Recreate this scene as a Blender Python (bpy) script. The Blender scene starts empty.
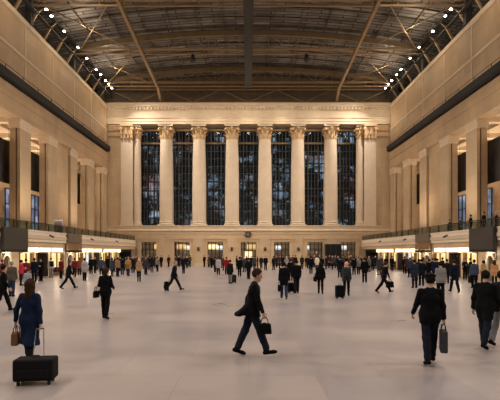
import bpy, math, random
import numpy as np
from mathutils import Vector, Matrix
import openvdb
random.seed(7)
R = math.radians
scene = bpy.context.scene
COL = scene.collection
F = 450.0; CX = 248.5; HY = 252.0; EYE = 2.2

# ------------------------------------------------------------------ camera
cam_d = bpy.data.cameras.new('camera'); cam = bpy.data.objects.new('camera', cam_d); COL.objects.link(cam)
cam_d.sensor_width = 36; cam_d.lens = 36 * F / 500
cam_d.shift_x = (250 - CX) / 500; cam_d.shift_y = (HY - 200) / 500
cam.location = (0, 0, EYE); cam.rotation_euler = (R(90), 0, 0)
cam_d.clip_start = .1; cam_d.clip_end = 400
scene.camera = cam
vs = scene.view_settings
scene.display_settings.display_device = 'sRGB'
vs.view_transform = 'Standard'; vs.look = 'None'; vs.gamma = 1; vs.use_curve_mapping = False
vs.exposure = 0.2
scene.cycles.sample_clamp_indirect = 4.0

# ------------------------------------------------------------------ materials
MATS = {}
def _nodes(name):
    m = bpy.data.materials.new(name); m.use_nodes = True
    nt = m.node_tree; b = nt.nodes['Principled BSDF']
    return m, nt, b
def N(nt, t, **kw):
    n = nt.nodes.new(t)
    for k, v in kw.items():
        if k in n.inputs: n.inputs[k].default_value = v
        else: setattr(n, k, v)
    return n
def plain(name, col, rough=.6, metal=0, noise=.12, scale=3.0, bump=0, spec=.4):
    if name in MATS: return MATS[name]
    m, nt, b = _nodes(name)
    b.inputs['Roughness'].default_value = rough; b.inputs['Metallic'].default_value = metal
    b.inputs['Specular IOR Level'].default_value = spec
    tc = N(nt, 'ShaderNodeTexCoord'); nz = N(nt, 'ShaderNodeTexNoise', Scale=scale, Detail=4.0)
    nt.links.new(tc.outputs['Object'], nz.inputs['Vector'])
    cr = N(nt, 'ShaderNodeMixRGB', blend_type='MIX')
    c = np.array(col)
    cr.inputs[1].default_value = (*(c * (1 - noise)), 1); cr.inputs[2].default_value = (*np.minimum(c * (1 + noise), 1), 1)
    nt.links.new(nz.outputs['Fac'], cr.inputs[0]); nt.links.new(cr.outputs[0], b.inputs['Base Color'])
    if bump:
        bp = N(nt, 'ShaderNodeBump', Strength=bump, Distance=.02)
        nt.links.new(nz.outputs['Fac'], bp.inputs['Height']); nt.links.new(bp.outputs[0], b.inputs['Normal'])
    MATS[name] = m; return m
def glow(name, col, strength, scale=None, col2=None, contrast=(.4, .6)):
    if name in MATS: return MATS[name]
    m, nt, b = _nodes(name)
    b.inputs['Base Color'].default_value = (*[min(c, .8) for c in col], 1); b.inputs['Roughness'].default_value = .4
    b.inputs['Emission Strength'].default_value = strength
    if scale:
        tc = N(nt, 'ShaderNodeTexCoord'); nz = N(nt, 'ShaderNodeTexNoise', Scale=scale, Detail=2.0)
        nt.links.new(tc.outputs['Object'], nz.inputs['Vector'])
        mr = N(nt, 'ShaderNodeMapRange'); mr.inputs[1].default_value = contrast[0]; mr.inputs[2].default_value = contrast[1]
        nt.links.new(nz.outputs['Fac'], mr.inputs[0])
        mx = N(nt, 'ShaderNodeMixRGB'); mx.inputs[1].default_value = (*col, 1); mx.inputs[2].default_value = (*col2, 1)
        nt.links.new(mr.outputs[0], mx.inputs[0]); nt.links.new(mx.outputs[0], b.inputs['Emission Color'])
    else:
        b.inputs['Emission Color'].default_value = (*col, 1)
    MATS[name] = m; return m
def stone(name, col, bw=2.2, bh=1.15, var=.10, rough=.62, joint=.72, jw=.018, off=.5, horizontal=False, spec=.3, stain=.18):
    """Ashlar / marble: block joints laid out in metres over any wall (u = x+y, v = z) or over a floor (u = x, v = y)."""
    if name in MATS: return MATS[name]
    m, nt, b = _nodes(name)
    b.inputs['Roughness'].default_value = rough; b.inputs['Specular IOR Level'].default_value = spec
    ge = N(nt, 'ShaderNodeNewGeometry'); sp = N(nt, 'ShaderNodeSeparateXYZ'); nt.links.new(ge.outputs['Position'], sp.inputs[0])
    cb = N(nt, 'ShaderNodeCombineXYZ')
    if horizontal:
        nt.links.new(sp.outputs[0], cb.inputs[0]); nt.links.new(sp.outputs[1], cb.inputs[1])
    else:
        ad = N(nt, 'ShaderNodeMath', operation='ADD'); nt.links.new(sp.outputs[0], ad.inputs[0]); nt.links.new(sp.outputs[1], ad.inputs[1])
        nt.links.new(ad.outputs[0], cb.inputs[0]); nt.links.new(sp.outputs[2], cb.inputs[1])
    br = N(nt, 'ShaderNodeTexBrick'); br.offset = off
    br.inputs['Scale'].default_value = 1; br.inputs['Brick Width'].default_value = bw; br.inputs['Row Height'].default_value = bh
    br.inputs['Mortar Size'].default_value = jw; br.inputs['Mortar Smooth'].default_value = .3
    c = np.array(col)
    tint = np.array([.97, 1.0, 1.10]) if horizontal else np.ones(3)
    br.inputs['Color1'].default_value = (*(c * (1 - var) * tint), 1); br.inputs['Color2'].default_value = (*np.minimum(c * (1 + var), 1), 1)
    br.inputs['Mortar'].default_value = (*(c * joint), 1)
    nt.links.new(cb.outputs[0], br.inputs['Vector'])
    nz = N(nt, 'ShaderNodeTexNoise', Scale=.35, Detail=6.0, Roughness=.65)
    mp = N(nt, 'ShaderNodeMapping'); mp.inputs['Scale'].default_value = (1, 1, .35) if not horizontal else (.8, 1.3, 1)
    nt.links.new(ge.outputs['Position'], mp.inputs[0]); nt.links.new(mp.outputs[0], nz.inputs['Vector'])
    mr = N(nt, 'ShaderNodeMapRange'); mr.inputs[1].default_value = .3; mr.inputs[2].default_value = .7
    mr.inputs[3].default_value = 1 - stain; mr.inputs[4].default_value = 1 + stain * .6
    nt.links.new(nz.outputs['Fac'], mr.inputs[0])
    mx = N(nt, 'ShaderNodeMixRGB', blend_type='MULTIPLY'); mx.inputs[0].default_value = 1
    nt.links.new(br.outputs['Color'], mx.inputs[1]); nt.links.new(mr.outputs[0], mx.inputs[2])
    nt.links.new(mx.outputs[0], b.inputs['Base Color'])
    if horizontal:
        r2 = N(nt, 'ShaderNodeMapRange'); r2.inputs[1].default_value = .3; r2.inputs[2].default_value = .7
        r2.inputs[3].default_value = rough - .03; r2.inputs[4].default_value = rough + .04
        nt.links.new(nz.outputs['Fac'], r2.inputs[0]); nt.links.new(r2.outputs[0], b.inputs['Roughness'])
    MATS[name] = m; return m
def glass(name, tint=(.8, .85, .85), clear=.75, rough=.05, base=(.012, .014, .016)):
    if name in MATS: return MATS[name]
    m, nt, b = _nodes(name)
    b.inputs['Base Color'].default_value = (*base, 1); b.inputs['Roughness'].default_value = rough
    tr = N(nt, 'ShaderNodeBsdfTransparent'); tr.inputs[0].default_value = (*tint, 1)
    mx = N(nt, 'ShaderNodeMixShader'); mx.inputs[0].default_value = clear
    out = nt.nodes['Material Output']
    nt.links.new(b.outputs[0], mx.inputs[1]); nt.links.new(tr.outputs[0], mx.inputs[2]); nt.links.new(mx.outputs[0], out.inputs[0])
    MATS[name] = m; return m

LIME = (.545, .405, .265)
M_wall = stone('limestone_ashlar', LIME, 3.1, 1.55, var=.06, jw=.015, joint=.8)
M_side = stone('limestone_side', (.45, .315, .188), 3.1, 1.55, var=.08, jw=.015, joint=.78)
M_shop = plain('cream_shop_wall', (.60, .46, .30), .5, noise=.1)
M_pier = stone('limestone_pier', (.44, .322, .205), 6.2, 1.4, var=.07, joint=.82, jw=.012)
M_col = plain('limestone_column', (.57, .465, .355), .6, noise=.16, scale=.8, spec=.25)
M_trim = plain('limestone_trim', (.58, .465, .335), .6, noise=.14, scale=1.2, spec=.25)
M_cap = plain('carved_stone', (.47, .32, .18), .65, noise=.2, scale=2.0, spec=.2)
M_floor = stone('marble_floor', (.30, .256, .243), 2.4, 1.6, var=.09, rough=.30, joint=.86, jw=.012, horizontal=True, spec=.5, stain=.2)
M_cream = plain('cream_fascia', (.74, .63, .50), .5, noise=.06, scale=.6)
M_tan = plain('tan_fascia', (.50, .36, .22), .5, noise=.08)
M_ribst = plain('rib_steel', (.10, .068, .038), .6, .1, noise=.25)
M_steel = plain('tan_steel', (.31, .21, .11), .5, .2, noise=.25, scale=1.2)
M_steeldk = plain('dark_steel', (.04, .038, .034), .6, .1, noise=.2)
M_iron = plain('black_iron', (.022, .02, .018), .5, .3, noise=.2)
M_bronze = plain('bronze', (.20, .13, .06), .45, .5, noise=.2)
M_ledge = plain('ledge_metal', (.012, .011, .01), .8, 0, noise=.2)
M_screen = plain('screen_face', (.045, .04, .036), .35, 0, noise=.1)
M_reflect_tint = plain('reflection_tint', (.28, .15, .07), .4, .3, noise=.2)
M_banner = plain('banner_cloth', (.018, .016, .015), .8, noise=.2)
M_black = plain('black_paint', (.015, .014, .013), .5, noise=.1)
M_dkwood = plain('dark_interior', (.05, .036, .026), .6, noise=.3)
M_rub = plain('rubber', (.02, .02, .02), .8)
M_chrome = plain('grey_metal', (.12, .12, .125), .4, .6, noise=.05)
M_glass = glass('window_glass', (.62, .68, .72), .80)
M_rail = glass('rail_glass', (.66, .72, .68), .80, base=(.03, .036, .03))
M_shopglass = glass('shop_glass', (.9, .9, .88), .85)
M_strip = glow('light_strip', (1, .84, .62), 1.0)
M_lit = glow('lit_display', (1, .58, .24), 1.9, .9, (1, .80, .50))
M_lit2 = glow('lit_door_panel', (1, .70, .36), .8, .8, (.9, .5, .2))
M_blue = glow('lit_pale_panel', (.80, .90, 1), 1.15)
M_lens = glow('lamp_lens', (1, .93, .80), 40)
M_lens2 = glow('sconce_lens', (1, .7, .4), .8)
M_dusk = glow('dusk_window', (.10, .14, .24), .5, .9, (.6, .66, .8), (.5, .66))

# ------------------------------------------------------------------ mesh builder
class MB:
    def __init__(s): s.v = []; s.f = []; s.sm = []
    def add(s, vs_, fs, smooth=False):
        b = len(s.v); s.v.extend([tuple(v) for v in vs_]); s.f.extend([tuple(b + i for i in f) for f in fs]); s.sm.extend([smooth] * len(fs))
        return s
    def box(s, x0, x1, y0, y1, z0, z1):
        x0, x1 = sorted((x0, x1)); y0, y1 = sorted((y0, y1)); z0, z1 = sorted((z0, z1))
        return s.add([(x0, y0, z0), (x1, y0, z0), (x1, y1, z0), (x0, y1, z0), (x0, y0, z1), (x1, y0, z1), (x1, y1, z1), (x0, y1, z1)],
              [(0, 3, 2, 1), (4, 5, 6, 7), (0, 1, 5, 4), (1, 2, 6, 5), (2, 3, 7, 6), (3, 0, 4, 7)])
    def bar(s, p, q, w, h=None):
        p = Vector(p); q = Vector(q); h = h or w; d = (q - p).normalized()
        up = Vector((0, 0, 1)) if abs(d.z) < .95 else Vector((0, 1, 0))
        a = d.cross(up).normalized() * w / 2; b = a.normalized().cross(d) * h / 2
        vs_ = [e + i * a + j * b for e in (p, q) for i, j in ((-1, -1), (1, -1), (1, 1), (-1, 1))]
        return s.add(vs_, [(0, 1, 2, 3), (7, 6, 5, 4), (0, 4, 5, 1), (1, 5, 6, 2), (2, 6, 7, 3), (3, 7, 4, 0)])
    def tube(s, p, q, r, r2=None, n=12):
        p = Vector(p); q = Vector(q); r2 = r if r2 is None else r2; d = (q - p).normalized()
        up = Vector((0, 0, 1)) if abs(d.z) < .95 else Vector((0, 1, 0))
        a = d.cross(up).normalized(); b = a.cross(d)
        vs_ = []
        for e, rr in ((p, r), (q, r2)):
            vs_ += [e + (a * math.cos(t) + b * math.sin(t)) * rr for t in (2 * math.pi * i / n for i in range(n))]
        s.add(vs_, [(i, (i + 1) % n, n + (i + 1) % n, n + i) for i in range(n)], True)
        return s.add(vs_, [tuple(range(n - 1, -1, -1)), tuple(range(n, 2 * n))])
    def path(s, pts, r, n=8):
        for a, b in zip(pts[:-1], pts[1:]): s.tube(a, b, r, n=n)
        return s
    def lathe(s, prof, c, n=32, rfun=None):
        vs_ = []
        for (r, z) in prof:
            for i in range(n):
                t = 2 * math.pi * i / n; rr = r * (rfun(t, z) if rfun else 1)
                vs_.append((c[0] + rr * math.cos(t), c[1] + rr * math.sin(t), c[2] + z))
        m = len(prof)
        fs = [(j * n + i, j * n + (i + 1) % n, (j + 1) * n + (i + 1) % n, (j + 1) * n + i) for j in range(m - 1) for i in range(n)]
        s.add(vs_, fs, True)
        return s.add(vs_, [tuple(range(n - 1, -1, -1)), tuple(range((m - 1) * n, m * n))])
    def sweep(s, prof, axis, a0, a1):
        """closed profile of (u, z) swept along axis: 'x' -> (a, u, z), 'y' -> (u, a, z)"""
        n = len(prof)
        mk = (lambda a, u, z: (a, u, z)) if axis == 'x' else (lambda a, u, z: (u, a, z))
        vs_ = [mk(a, u, z) for a in (a0, a1) for u, z in prof]
        return s.add(vs_, [(i, (i + 1) % n, n + (i + 1) % n, n + i) for i in range(n)] + [tuple(range(n - 1, -1, -1)), tuple(range(n, 2 * n))])
    def build(s, name, m, parent=None, loc=None):
        me = bpy.data.meshes.new(name); me.from_pydata(s.v, [], s.f); me.materials.append(m)
        me.polygons.foreach_set('use_smooth', s.sm)
        import bmesh
        bm = bmesh.new(); bm.from_mesh(me); bmesh.ops.recalc_face_normals(bm, faces=bm.faces); bm.to_mesh(me); bm.free()
        o = bpy.data.objects.new(name, me); COL.objects.link(o)
        if parent: o.parent = parent
        if loc: o.location = loc
        return o
def bevel(o, w, seg=2):
    md = o.modifiers.new('bevel', 'BEVEL'); md.width = w; md.segments = seg; md.limit_method = 'ANGLE'; return o
def tag(o, label=None, cat=None, group=None, kind=None):
    if label: o['label'] = label
    if cat: o['category'] = cat
    if group: o['group'] = group
    if kind: o['kind'] = kind
    return o
def thing(name, label, cat, loc=(0, 0, 0), rz=0, group=None):
    o = bpy.data.objects.new(name, None); COL.objects.link(o); o.location = loc; o.rotation_euler = (0, 0, rz); o.empty_display_size = .2
    return tag(o, label, cat, group)
def copy_tree(o, parent=None):
    c = o.copy(); COL.objects.link(c); c.parent = parent
    for ch in list(o.children): copy_tree(ch, c)
    return c
def struct(name, mb, m): return tag(mb.build(name, m), kind='structure')
ORD = ['first', 'second', 'third', 'fourth', 'fifth', 'sixth', 'seventh', 'eighth', 'ninth', 'tenth', 'eleventh', 'twelfth', 'thirteenth', 'fourteenth', 'fifteenth']
SIDE = {-1: 'left', 1: 'right'}
# ================================================================== THE HALL
XW = 22.1; YB = 70.4; Y0 = -14.0; ZW = 25.0
struct('floor', MB().box(-30, 30, Y0, 82, -.4, 0), M_floor)
CORN = [43.5 + 6.2 * k for k in range(-9, 5)]        # near corner of every side pier
# --- side walls above the piers
for s in (-1, 1):
    w = MB()
    w.box(s * XW, s * (XW + 1.2), Y0, YB, 17.6, ZW)                       # attic wall
    w.box(s * (XW - .12), s * (XW + 1.3), Y0, YB, 15.1, 16.5)             # architrave, two fasciae
    w.box(s * (XW - .22), s * (XW + 1.3), Y0, YB, 16.5, 17.6)
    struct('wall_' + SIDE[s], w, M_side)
    t = MB()
    t.sweep([(s * XW, 21.1), (s * (XW - .06), 21.15), (s * (XW - .08), 21.25), (s * (XW - .05), 21.4), (s * XW, 21.45)], 'y', Y0, YB)
    t.sweep([(s * XW, 24.55), (s * (XW - .14), 24.6), (s * (XW - .2), 24.9), (s * (XW - .2), 25.02), (s * XW, 25.02)], 'y', Y0, YB)
    struct('trim_1' if s < 0 else 'trim_2', t, M_trim)
    j = MB()                                                              # thin raised panel strips on the attic wall
    for y in CORN:
        j.box(s * (XW - .05), s * XW, y + .95, y + 1.15, 18.6, 21.1); j.box(s * (XW - .05), s * XW, y + .95, y + 1.15, 21.45, 24.55)
    struct('trim_3' if s < 0 else 'trim_4', j, M_trim)
    # dark band built as a near-black trough with posts and rail
    le = thing('wall_ledge', f'dark ledge running along the {SIDE[s]} side wall above the piers', 'ledge', (s * XW, 0, 17.8), group='ledges on the side walls')
    MB().sweep([(0, 0), (-s * .55, 0), (-s * .62, .12), (-s * .62, .78), (-s * .5, .78), (-s * .5, .2), (0, .2)], 'y', 8, YB - .45).build('trough', M_ledge, le)
    for y in np.arange(12, 69, 3.1):
        MB().tube((-s * .56, y, .78), (-s * .56, y, 1.1), .03, n=6).build('post', M_iron, le)
    MB().tube((-s * .56, 9, 1.1), (-s * .56, 69, 1.1), .025, n=6).build('guard_rail', M_iron, le)
    # piers
    for k, y in enumerate(CORN):
        if y < 24: continue
        vis = [i for i, q in enumerate(CORN) if q > 35]
        n_ = len(CORN) - 1 - k
        p = thing('stone_pier', f'tall square limestone pier of the {SIDE[s]} gallery, {ORD[n_]} from the end wall', 'pier', (s * XW, y, 3.6), group='piers of the side galleries')
        y1 = 2.2 if y < 68 else 2.05
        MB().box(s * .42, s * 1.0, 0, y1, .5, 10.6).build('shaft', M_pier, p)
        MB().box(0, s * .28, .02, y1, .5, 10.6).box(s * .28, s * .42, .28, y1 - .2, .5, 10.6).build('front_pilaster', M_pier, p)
        MB().box(-s * .1, s * 1.1, -.1, y1 + (.1 if y < 68 else 0), 0, .5).build('base', M_trim, p)
        MB().sweep([(0, 10.6), (-s * .04, 10.65), (-s * .04, 10.8), (-s * .02, 10.82), (-s * .02, 11.15), (-s * .1, 11.22), (-s * .1, 11.5), (s * 1.08, 11.5), (s * 1.08, 10.6)], 'y', -.08, y1 + (.08 if y < 68 else 0)).build('capital', M_trim, p)
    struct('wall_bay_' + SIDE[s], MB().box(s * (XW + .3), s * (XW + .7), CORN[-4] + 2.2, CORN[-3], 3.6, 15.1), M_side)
    # gallery behind the piers
    g = MB(); g.box(s * 28.5, s * 29, Y0, YB, 3.6, 16); struct('wall_gallery_' + SIDE[s], g, M_wall)
    g = MB(); g.box(s * 23.3, s * 28.5, Y0, YB, 15.5, 16)
    for y in CORN: g.box(s * 23.3, s * 28.5, y + .7, y + 1.5, 15.0, 15.5)
    g.box(s * 25.4, s * 26.1, Y0, YB, 15.1, 15.5); struct('ceiling_gallery_' + SIDE[s], g, M_trim)
    for k in range(-3, 5):
        y = CORN[0] - 0 + 0
        yc = 41.5 + 6.2 * k
        if yc < 35: continue
        wn = tag(MB().box(s * 28.36, s * 28.44, yc - 1.5, yc + 1.5, 4.4, 9.6).build(f'window_{(30 if s < 0 else 40) + k + 3}', M_dusk), kind='structure')
        f = MB()
        for yy in (-1.55, -.5, .5, 1.55): f.box(s * 28.24, s * 28.36, yc + yy - .06, yc + yy + .06, 4.3, 9.7)
        for zz in (4.3, 6.0, 7.8, 9.62): f.box(s * 28.25, s * 28.35, yc - 1.5, yc + 1.5, zz, zz + .1)
        f.build('window_frame', M_iron, wn)
    # banners
    nb = 0
    for k in (-1, 0, 1, 3):
        yc = 43.5 + 6.2 * k
        if k < 0: continue
        nb += 1
        b = thing('hanging_banner', f'tall black banner hanging behind the {SIDE[s]} gallery piers, {ORD[nb - 1]} from the camera end', 'banner', (s * 23.75, yc, 9.0), group='black banners in the galleries')
        cl = MB()
        n = 16; vv = []; ff = []
        for i in range(n + 1):
            yy = -1.9 + 3.3 * i / n; dx = .035 * math.sin(i * 1.1)
            vv += [(dx, yy, 0), (dx, yy, 4.1), (dx + .03, yy, 0), (dx + .03, yy, 4.1)]
        for i in range(n):
            a = 4 * i; c = a + 4
            ff += [(a, c, c + 1, a + 1), (a + 2, a + 3, c + 3, c + 2), (a, a + 2, c + 2, c), (a + 1, c + 1, c + 3, a + 3)]
        ff += [(0, 1, 3, 2), (4 * n, 4 * n + 2, 4 * n + 3, 4 * n + 1)]
        cl.add(vv, ff, True).build('banner_cloth', M_banner, b)
        MB().tube((.015, -2.0, 4.12), (.015, 1.5, 4.12), .05).build('top_pole', M_iron, b)
        MB().tube((.015, -2.0, -.03), (.015, 1.5, -.03), .04).build('bottom_pole', M_iron, b)
        for yy in (-1.5, 1.0): MB().tube((.015, yy, 4.12), (.015, yy, 6.0 if abs(yc + yy - (yc + 1.1)) < .41 else 6.0), .015, n=6).build('hanging_rod', M_iron, b)

# --- end wall
XE = XW
colx = [-13.0, -7.8, -2.6, 2.6, 7.8, 13.0]
winx = [-15.5, -10.4, -5.2, 0, 5.2, 10.4, 15.5]
doorx = [-15.6, -10.4, -5.2, 0, 5.2, 10.4, 15.6]
w = MB()
DH, DW = 4.05, 1.5
edges = [-30] + sum([[x - DW, x + DW] for x in doorx], []) + [30]
for a, b in zip(edges[::2], edges[1::2]): w.box(a, b, YB, YB + .9, 0, DH)           # ground storey between the doors
w.box(-30, 30, YB, YB + .9, DH, 5.35); w.box(-30, 30, YB, 74.5, 5.35, 6.3)           # podium
for s in (-1, 1): w.box(s * 18.6, s * 30, YB + .2, 73.5, 6.3, 22.3)                   # solid ends
w.box(-30, 30, 72.9, 73.6, 22.0, 25.3)                                                # behind the entablature
struct('wall_back', w, M_wall)
t = MB()
t.sweep([(YB, 5.0), (YB - .1, 5.05), (YB - .1, 5.3), (YB - .32, 5.5), (YB - .32, 5.62), (YB - .14, 5.72), (YB - .14, 6.1), (YB - .26, 6.2), (YB - .26, 6.34), (YB, 6.34)], 'x', -XW, XW)
struct('trim_5', t, M_trim)
e = MB()                                                                             # entablature
e.sweep([(73.0, 22.2), (70.25, 22.2), (70.25, 22.55), (70.17, 22.6), (70.17, 22.95), (70.02, 23.1), (70.02, 23.2), (70.3, 23.25), (70.3, 24.3), (70.22, 24.4),
         (70.15, 24.6), (69.9, 24.75), (69.8, 24.8), (69.8, 25.1), (69.7, 25.2), (69.7, 25.35), (73.0, 25.35)], 'x', -XW, XW)
struct('trim_6', e, M_trim)
dn = MB()
for x in np.arange(-21.9, 21.9, .55): dn.box(x, x + .3, 69.95, 70.2, 24.42, 24.72)
struct('trim_7', dn, M_trim)
struct('baseboard_back', MB().box(-XW, -17.3, YB - .08, YB, 0, .5), M_trim)
bb = MB()
ed2 = [-17.1 + 0] 
for a, b in zip(edges[2:-2:2], edges[3:-2:2]): bb.box(a + .35, b - .35, YB - .08, YB, 0, .5)
struct('baseboard_mid', bb, M_trim)

def capital_mesh(r, h):
    """carved capital: bell, two rings of curled acanthus leaves, corner volutes; base at z=0"""
    m = MB()
    m.lathe([(r * .93, 0), (r * 1.03, .06), (r * 1.03, .14), (r * .86, .2), (r * .78, h * .35), (r * .8, h * .6), (r * .98, h * .8), (r * 1.1, h * .88)], (0, 0, 0), 32)
    def leaf(th, z0, hh, wd, out):
        c, s_ = math.cos(th), math.sin(th); vv = []; k = 7
        for i in range(k + 1):
            t = i / k; rad = r * .88 + .05 + out * (t ** 1.8); z = z0 + hh * math.sin(t * 2.0) / math.sin(1.57); wv = wd * (1 - .75 * t ** 2) * (1 + .2 * math.sin(9 * t))
            for q, dr in ((-1, -.04), (-.5, .03), (0, .08), (.5, .03), (1, -.04)):
                vv.append((c * (rad + dr) - s_ * q * wv, s_ * (rad + dr) + c * q * wv, z))
            for q, dr in ((-1, -.1), (0, -.06), (1, -.1)):
                vv.append((c * (rad + dr) - s_ * q * wv, s_ * (rad + dr) + c * q * wv, z - .03))
        ff = []
        for i in range(k):
            a = 8 * i; b = a + 8
            ff += [(a + j, a + j + 1, b + j + 1, b + j) for j in range(4)] + [(a + 5, b + 5, b + 6, a + 6), (a + 6, b + 6, b + 7, a + 7), (a, b, b + 5, a + 5), (a + 4, a + 7, b + 7, b + 4)]
        m.add(vv, ff, False)
    for i in range(8): leaf(2 * math.pi * i / 8, .2, h * .36, .25, .46)
    for i in range(8): leaf(2 * math.pi * (i + .5) / 8, .2 + h * .12, h * .52, .21, .56)
    for i in range(4):                                                              # volutes at the corners, stems between
        a = math.pi / 4 + i * math.pi / 2; c, s_ = math.cos(a), math.sin(a)
        m.tube((c * r * 1.32 - s_ * .2, s_ * r * 1.32 + c * .2, h * .76), (c * r * 1.32 + s_ * .2, s_ * r * 1.32 - c * .2, h * .76), .24, n=14)
        for q in (-.35, .35):
            m.bar((math.cos(a + q) * r * 1.0, math.sin(a + q) * r * 1.0, h * .5), (c * r * 1.25, s_ * r * 1.25, h * .82), .16)
        b_ = i * math.pi / 2
        m.tube((math.cos(b_) * r * 1.1, math.sin(b_) * r * 1.1, h * .84), (math.cos(b_) * r * 1.3, math.sin(b_) * r * 1.3, h * .84), .16, n=10)
    return m
def abacus_mesh(r, z0, z1):
    m = MB(); vv = []
    pts = []
    for i in range(4):
        a = math.pi / 4 + i * math.pi / 2; b = a + math.pi / 2; R_ = r * 1.62
        A = Vector((math.cos(a) * R_, math.sin(a) * R_)); B = Vector((math.cos(b) * R_, math.sin(b) * R_)); mid = (A + B) / 2
        for t in (0.0, .08, .25, .5, .75, .92):
            p = A.lerp(B, t); p -= mid.normalized() * .22 * r * math.sin(math.pi * t); pts.append(p)
    n = len(pts)
    vv = [(p.x, p.y, z) for z in (z0, z1) for p in pts]
    return m.add(vv, [(i, (i + 1) % n, n + (i + 1) % n, n + i) for i in range(n)] + [tuple(range(n - 1, -1, -1)), tuple(range(n, 2 * n))])

M_munt = plain('window_bars', (.06, .055, .046), .5, .2, noise=.2)
CY = 71.4; CR = 1.1
proto = None
for i, x in enumerate(colx):
    lab = f'giant limestone column with carved capital on the end wall, {ORD[i]} of six from the left'
    if proto is None:
        proto = thing('stone_column', lab, 'column', (x, CY, 6.3), group='giant columns of the end wall')
        flute = lambda t, z: 1 - .012 * (.5 + .5 * math.cos(24 * t)) ** 2
        prof = [(CR * (1.0 - .13 * (max(0, q - .3) / .7) ** 1.6), .75 + 12.85 * q) for q in np.linspace(0, 1, 14)]
        MB().lathe(prof, (0, 0, 0), 144, flute).build('shaft', M_col, proto)
        MB().box(-1.27, 1.27, -1.2, 1.27, 0, .2).lathe([(1.2, .2), (1.25, .28), (1.2, .36), (1.12, .4), (1.11, .5), (1.18, .55), (1.18, .64), (1.1, .76)], (0, 0, 0), 40).build('base', M_trim, proto)
        cp = capital_mesh(.97, 2.15).build('capital', M_cap, proto, (0, 0, 13.55))
        abacus_mesh(1.02, 2.07, 2.35).build('abacus', M_trim, cp)
    else:
        c = copy_tree(proto); c.location.x = x; c['label'] = lab
# end pilasters, half columns and panels
for s in (-1, 1):
    p = thing('stone_pilaster', f'flat limestone pilaster with carved capital at the {SIDE[s]} end of the colonnade', 'pilaster', (s * 19.0, YB, 6.3), group='end pilasters')
    MB().box(-.92, .92, -.12, .2, .7, 13.6).build('shaft', M_col, p); MB().box(-1.0, 1.0, -.2, .2, 0, .7).build('base', M_trim, p)
    cm = MB()
    cm.box(-.92, .92, -.16, .2, 13.6, 15.5)
    for row, (z0, hh) in enumerate(((13.65, .8), (14.25, .95))):
        for i in range(4 - row):
            xx = -.8 + 1.6 * i / (3 - row)
            cm.tube((xx, -.2, z0), (xx * 1.12, -.42, z0 + hh), .24, .1, 8); cm.tube((xx * 1.12, -.42, z0 + hh), (xx * 1.12, -.5, z0 + hh - .2), .1, .07, 8)
    for xx in (-.85, .85): cm.tube((xx, -.5, 15.15), (xx, -.1, 15.15), .27, n=14)
    cm.box(-1.0, 1.0, -.5, .2, 15.5, 15.9).build('capital', M_cap, p)
    h = thing('engaged_column', f'half round limestone column set beside the {SIDE[s]} end pilaster', 'column', (s * 17.55, CY - .35, 6.3), group='engaged columns')
    MB().lathe([(.62, .7), (.62, 6), (.55, 13.6)], (0, 0, 0), 48).build('shaft', M_col, h)
    MB().box(-.72, .72, -.72, .72, 0, .25).lathe([(.68, .25), (.72, .35), (.64, .5), (.68, .62), (.62, .72)], (0, 0, 0), 32).build('base', M_trim, h)
    cp = capital_mesh(.52, 2.0).build('capital', M_cap, h, (0, 0, 13.6)); abacus_mesh(.52, 1.95, 2.3).build('abacus', M_trim, cp)
    fr = MB().box(s * 20.02, s * (XW - .2), YB - .02, YB + .3, 20.3, 20.42)                 # carved frieze beside the pilaster
    fr.box(s * 20.02, s * (XW - .2), YB + .02, YB + .3, 21.1, 22.1)
    for q in np.arange(20.2, 21.5, .36):
        fr.tube((s * q, YB - .05, 21.25), (s * q, YB - .1, 21.7), .13, .05, 8); fr.tube((s * q, YB - .02, 21.9), (s * (q + .18), YB - .02, 21.9), .09, n=8)
    tag(fr.build('carved_frieze', M_cap), f'short carved stone frieze between the {SIDE[s]} side wall and the end pilaster', 'frieze', 'carved friezes')

# windows
for i, x in enumerate(winx):
    hw = 1.8 if i in (0, 6) else 1.9
    yw = 72.55
    wn = tag(MB().box(x - hw, x + hw, yw, yw + .03, 6.45, 21.6).build(f'window_{i + 1}', M_glass), kind='structure')
    f = MB()
    for z in np.linspace(6.45, 19.6, 12)[1:-1]: f.box(x - hw, x + hw, yw - .08, yw - .01, z - .035, z + .035)
    nv = 7
    for q in range(1, nv):
        xx = x - hw + 2 * hw * q / nv; ww = .075 if q in (2, 5) else .04
        f.box(xx - ww, xx + ww, yw - .12, yw - .01, 6.45, 21.6)
    f.build('muntin_grid', M_munt, wn)
    b = MB()
    for q in (-1, 1): b.box(x + q * hw, x + q * (hw + .14), yw - .25, yw + .1, 6.3, 22.0)
    b.box(x - hw, x + hw, yw - .3, yw, 21.6, 22.0).box(x - hw, x + hw, yw - .25, yw, 6.3, 6.5)
    b.build('window_frame', M_bronze, wn)
    MB().box(x - hw, x + hw, yw - .4, yw + .02, 19.5, 19.75).build('transom_bar', M_bronze, wn)
# side fills between frames behind columns
fl = MB()
for x in colx: fl.box(x - .5, x + .5, 72.5, 73.2, 6.3, 22.0)
for s in (-1, 1): fl.box(s * 17.4, s * 18.6, 72.0, 73.2, 6.3, 22.0)
struct('wall_window_piers', fl, M_wall)

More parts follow.
